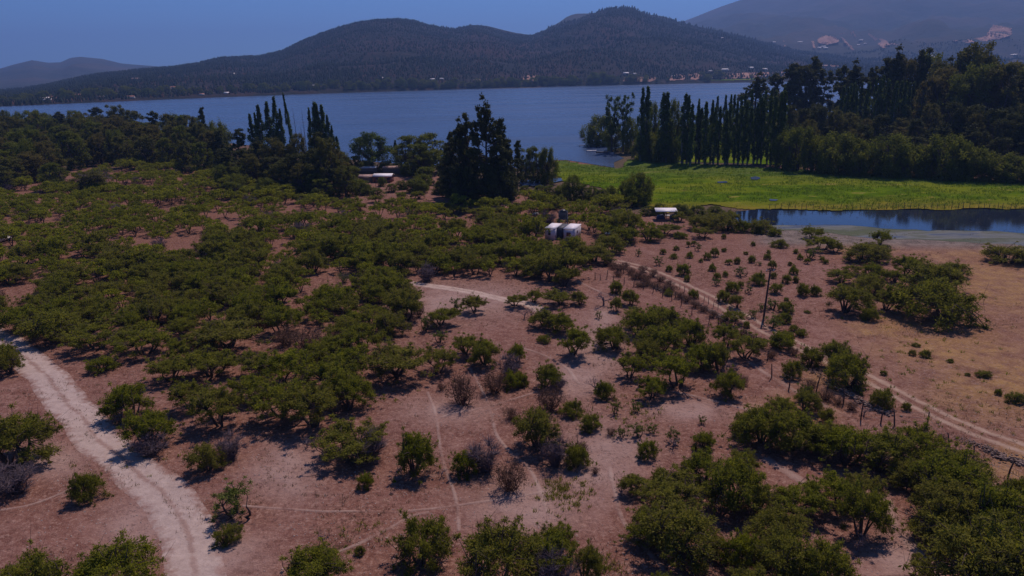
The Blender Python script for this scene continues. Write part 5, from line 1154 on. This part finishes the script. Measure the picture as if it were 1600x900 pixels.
fence([(1030 + k * 4, 350 + k * .3) for k in range(8)], 'light paling of upright sticks in front of the open shelter', 1.1, .05, False, 'stick_paling')
fence([(1200 + k * 10.2 + rnd.uniform(-2, 2), 327.6 + rnd.uniform(-.8, .3)) for k in range(42)], 'long row of thin leaning posts standing in the water between pond and marsh', 1.7, .07, True, 'marsh_fence')
fence([(545 + k * 6, 300 + rnd.uniform(-3, 6)) for k in range(9)], 'row of pale bare stakes left of the white-roofed farmhouse', 4.0, .09, False, 'stake_fence')
fence([(965 + k * 9, 424 + k * 4.2 + rnd.uniform(-1, 1)) for k in range(11)], 'brushwood fence stakes at the upper end of the farm track', 1.3, .06, False, 'brushwood_fence')
# stone banks
def ico():
    t_ = (1 + 5 ** .5) / 2; V = np.array([(-1, t_, 0), (1, t_, 0), (-1, -t_, 0), (1, -t_, 0), (0, -1, t_), (0, 1, t_), (0, -1, -t_), (0, 1, -t_), (t_, 0, -1), (t_, 0, 1), (-t_, 0, -1), (-t_, 0, 1)], float) / 1.9
    F = np.array([(0, 11, 5), (0, 5, 1), (0, 1, 7), (0, 7, 10), (0, 10, 11), (1, 5, 9), (5, 11, 4), (11, 10, 2), (10, 7, 6), (7, 1, 8), (3, 9, 4), (3, 4, 2), (3, 2, 6), (3, 6, 8), (3, 8, 9), (4, 9, 5), (2, 4, 11), (6, 2, 10), (8, 6, 7), (9, 8, 1)])
    return V, F
IV, IF = ico()
def stones(P, size, seed):
    r_ = np.random.default_rng(seed); n = len(P); s = size * r_.uniform(.5, 1.5, (n, 1, 1)) * r_.uniform(.6, 1.2, (n, 1, 3)) * np.array([1, 1, .6])
    V = IV[None] * s * r_.uniform(.8, 1.2, (n, 12, 1)); a = r_.uniform(0, 6.28, n); ca, sa = np.cos(a)[:, None], np.sin(a)[:, None]
    V = np.stack([V[..., 0] * ca - V[..., 1] * sa, V[..., 0] * sa + V[..., 1] * ca, V[..., 2]], -1) + P[:, None]
    F = (IF[None] + np.arange(n)[:, None, None] * 12).reshape(-1, 3); return V.reshape(-1, 3), F
def stone_wall(pts, label, seed, n=420):
    r_ = np.random.default_rng(seed); P = np.array([gnd(*q) for q in pts]); seg = np.linalg.norm(np.diff(P, axis=0), axis=1); cum = np.concatenate([[0], np.cumsum(seg)])
    s = r_.uniform(0, cum[-1], n); X_ = np.stack([np.interp(s, cum, P[:, k]) for k in range(3)], -1) + r_.normal(size=(n, 3)) * [.35, .35, 0]
    X_[:, 2] = gh(X_[:, 0], X_[:, 1]) + r_.uniform(0, .3, n) * np.exp(-((s * 1.3) % 1.7 - .8) ** 2 * .3)
    V, F = stones(X_ - P[0], .14, seed); e = thing('stone_bank', P[0], label, 'stone wall'); obj('stones', mesh('stones', V, [F], [m_stone]), e, kind='stuff')
stone_wall([(1044, 457), (1060, 461), (1090, 476), (1112, 488), (1136, 502)], 'low dark bank of loose stones left of the farm track, its upper stretch', 41)
stone_wall([(1245, 565), (1262, 578), (1290, 592), (1316, 610), (1345, 628), (1390, 648)], 'low bank of loose stones with dead branches right of the middle of the farm track', 42)
stone_wall([(1496, 686), (1520, 693), (1545, 703), (1560, 714), (1590, 722), (1630, 735)], 'low dark crumbling stone bank beside the track near the lower right', 43)
stone_wall([(1000, 437), (1018, 446), (1035, 455)], 'low heap of stones among brown dry bushes by the track start', 44, 160)
# loose stones, dry tufts: uncountable
n = 15000; yy = 44 + 130 * rng.random(n) ** 1.5; xx = rng.uniform(-.78, .78, n) * yy; kk = fbm(xx / 8, yy / 8, 3, 70) > .40; xx, yy = xx[kk], yy[kk]
V, F = stones(np.stack([xx, yy, gh(xx, yy)], -1), .062, 50); obj('loose_stones', mesh('loose_stones', V, [F], [plain('pale_stone', (.33, .26, .23), .9, .3, .5)]), kind='stuff')
def tufts(name, xx, yy, zz, h, mat, seed, blades=5, spread=.25):
    r_ = np.random.default_rng(seed); n = len(xx); b = np.stack([xx, yy, zz], -1)[:, None] + np.concatenate([r_.normal(size=(n, blades, 2)) * spread * .5, np.zeros((n, blades, 1))], -1)
    d = r_.normal(size=(n, blades, 3)) * [.5, .5, .2] + [0, 0, 1]; w = r_.normal(size=(n, blades, 3)) * [1, 1, 0]; w /= np.linalg.norm(w, axis=-1)[..., None]
    H_ = h * r_.uniform(.5, 1.3, (n, blades, 1)); V = np.stack([b - w * H_ * .12, b + w * H_ * .12, b + d * H_], 2).reshape(-1, 3)
    return obj(name, mesh(name, V, [np.arange(len(V)).reshape(-1, 3)], [mat], cols={'tint': np.repeat(r_.random(n * blades), 3)}), kind='stuff')
m_straw = leaf_material('straw', [(.12, .075, .045), (.20, .135, .07), (.30, .21, .11)], .2)
m_marshleaf = leaf_material('marsh_blade', [(.06, .12, .008), (.12, .20, .012), (.22, .26, .02)], .3)
n = 24000; yy = 44 + 150 * rng.random(n) ** 1.3; xx = rng.uniform(-.8, .8, n) * yy; kk = fbm(xx / 7, yy / 7, 3, 170) > .45; xx, yy = xx[kk], yy[kk]
tufts('dry_grass', xx, yy, gh(xx, yy), .22, m_straw, 3)
n = 40; xx = []; yy = []
for (cx, cy, s, k) in ((880, 780, 40, 60), (870, 760, 30, 30), (940, 890, 40, 30), (560, 840, 60, 14), (640, 600, 60, 14), (1430, 560, 120, 60), (1500, 640, 100, 40), (250, 700, 90, 20), (1000, 640, 60, 40), (1250, 870, 60, 10)):
    for _ in range(k):
        q = gnd(cx + rnd.gauss(0, s * .5), cy + rnd.gauss(0, s * .3)); xx.append(q[0]); yy.append(q[1])
xx = np.array(xx); yy = np.array(yy); tufts('small_weeds', xx, yy, gh(xx, yy), .32, m_thorn, 5, 14, .3)
P = np.array(mo); lo, hi = P.min(0), P.max(0); q = rng.uniform(lo, hi, (26000, 2)); pm = poly_mask(q[:, 0], q[:, 1], mo); q = q[pm]
pq = proj(np.concatenate([q, np.zeros((len(q), 1))], 1)); q = q[(pq[:, 0] < 1640) & (fbm(q[:, 0] / 10, q[:, 1] / 5, 3, 8) > .36)]
tufts('marsh_grass', q[:, 0], q[:, 1], np.full(len(q), .22), .55, m_marshleaf, 9, 4, .7)

# ------------------------------------------------------------------ houses across the lake
FH = [(70, 157, 9, 0), (80, 155, 8, 1), (86, 156, 7, 1), (75, 159, 8, 0), (100, 158, 6, 2), (122, 152, 9, 1), (133, 151, 7, 0), (153, 154, 7, 2), (160, 153, 6, 0), (205, 154, 8, 1), (210, 143, 6, 0), (262, 141, 7, 2), (272, 140, 9, 1), (282, 142, 7, 0), (315, 149, 6, 1), (354, 147, 6, 0),
      (212, 126, 8, 2), (365, 117, 5, 0), (480, 138, 9, 2), (492, 137, 8, 0), (505, 138, 6, 1), (595, 124, 6, 0), (676, 126, 6, 0), (690, 125, 5, 0), (745, 129, 9, 2), (822, 122, 6, 2), (978, 117, 7, 0), (991, 117, 5, 0), (1110, 112, 4, 0), (1133, 111, 8, 0), (1173, 108, 6, 0), (1195, 110, 6, 0), (1241, 104, 7, 0), (1290, 105, 12, 2), (1305, 106, 8, 1), (1582, 87, 12, 0), (1460, 92, 6, 0), (1455, 90, 4, 0), (1110, 123, 5, 1), (1052, 120, 4, 0), (1250, 67, 5, 0), (1287, 74, 5, 0), (1345, 64, 4, 0), (1341, 72, 3, 0), (1352, 69, 3, 0), (1290, 77, 5, 0), (1209, 68, 4, 0), (1400, 80, 8, 2), (1280, 76, 4, 0), (1130, 57, 4, 0), (1128, 60, 3, 0), (1165, 62, 3, 0)]
hv = []
for wm, rm in ((m_cream, m_whiteroof), (m_cream, m_redroof), (m_brick, m_rust)):
    L, Wd, H = 10, 7, 3; w = MB(); w.box((0, 0, H / 2), (L, Wd, H)); w.add([(-5, -3.5, H), (-5, 3.5, H), (-5, 0, 4.2), (5, -3.5, H), (5, 3.5, H), (5, 0, 4.2)], T=[[0, 2, 1], [3, 4, 5]])
    r = MB(); a = math.atan(1.2 / 3.5)
    for s in (-1, 1): r.box((0, s * 1.95, 3.62), (L + .8, 4.3, .14), rx=-s * a)
    hv.append((w.build('wall', [wm]), r.build('roof', [rm]), 10.0, 4.2))
FN = ['white-roofed house', 'red-roofed house', 'brownish-roofed house']
for (x, y, w_, c_) in FH:
    p = hit(x, y)
    if p is None: p = flat(x, y)
    s = min(max(w_ * slant(p) / FPX / 10 * 1.12, .8), 3.5)
    e = grow('house', hv[c_], (p[0], p[1], p[2] - .2), rnd.uniform(-.6, .6) + math.atan2(-p[0], p[1]), s, min(s, 1.6), FN[c_], 'house', 'houses across the lake', px=(x, y))

# ------------------------------------------------------------------ labels from looks and surroundings
LM = [('the main dirt road bend', 150, 690), ('the road\'s bottom end', 300, 880), ('the two white cabins', 880, 362), ('the open shelter', 1042, 335), ('the utility pole', 1195, 465), ('the bare square clearing', 290, 392), ('the white-roofed farmhouse', 600, 280), ('the tall eucalyptus clump', 750, 280), ('the pond', 1400, 345),
      ('the farm track\'s start', 960, 408), ('the lower right corner', 1590, 890), ('the lower left corner', 10, 890), ('the left picture edge', 0, 400), ('the upper left wood', 150, 220), ('the leaning lake poplars', 455, 200), ('the pale forked footpaths', 775, 640), ('the middle pale path', 740, 455), ('the jetty', 918, 229),
      ('the stony bank', 1090, 475), ('the large low field bush', 1478, 470), ('the round lakeside tree', 582, 240), ('the small middle clearing', 710, 358), ('the bottom picture edge', 700, 890), ('the marsh meadow', 1300, 300), ('the row poplars', 1120, 215), ('the town on the mountain', 1330, 68), ('the reddish shore fields', 1040, 120),
      ('the lake\'s far left end', 30, 155), ('the lakeside ramp road', 628, 133), ('the upper left clearing', 115, 262), ('the dry brush patch', 480, 540), ('the narrow field fence', 1300, 620), ('the right picture edge', 1595, 500), ('the big green thicket', 1040, 530), ('the road\'s upper end', 30, 545), ('the left wood front', 340, 350),
      ('the wood\'s highest tree', 1508, 80), ('the lower right crossing path', 1235, 740), ('the willow row', 1390, 245), ('the lawn on shore', 548, 137), ('the thicket centre', 470, 430), ('the left road thicket', 170, 470), ('the small left clearing', 125, 417), ('the lower middle crossing', 930, 760), ('the far red shore houses', 275, 143)]
def compass(dx, dy):
    a = math.degrees(math.atan2(-dy, dx)) % 360
    return ['right of', 'upper right of', 'above', 'upper left of', 'left of', 'lower left of', 'below', 'lower right of'][int((a + 22.5) // 45) % 8]
ORD = ['closest to it', 'second closest', 'third closest', 'fourth closest', 'fifth closest', 'sixth closest', 'seventh closest', 'eighth closest', 'ninth closest', 'tenth closest']
cells = {}
for (e, noun, q) in REG:
    x, y = float(q[0]), float(q[1]); lm = min(LM, key=lambda l: (l[1] - x) ** 2 + ((l[2] - y) * 1.6) ** 2)
    dx, dy = x - lm[1], y - lm[2]; cells.setdefault((lm[0], compass(dx, dy), noun), []).append((math.hypot(dx, dy), e, noun))
for (lm, dr, _n), L in cells.items():
    L.sort(key=lambda q: q[0])
    for k, (d, e, noun) in enumerate(L):
        o = ORD[k] if k < 10 else '%dth closest' % (k + 1)
        e['label'] = '%s %s %s, %s' % (noun, dr, lm, o) if len(L) > 1 else '%s %s %s, the only one there' % (noun, dr, lm)

# ------------------------------------------------------------------ haze
hm = bpy.data.materials.new('haze'); hm.use_nodes = True; t = hm.node_tree; t.nodes.clear()
pv = N(t, 'ShaderNodeVolumePrincipled'); pv.inputs['Density'].default_value = 0.00011; pv.inputs['Color'].default_value = (0.28, 0.49, 1.0, 1); pv.inputs['Anisotropy'].default_value = 0.2
o = N(t, 'ShaderNodeOutputMaterial'); t.links.new(pv.outputs[0], o.inputs['Volume'])
w = MB(); w.box((0, 8000, 549), (26000, 22000, 1104)); obj('haze', w.build('haze', [hm]), kind='stuff')
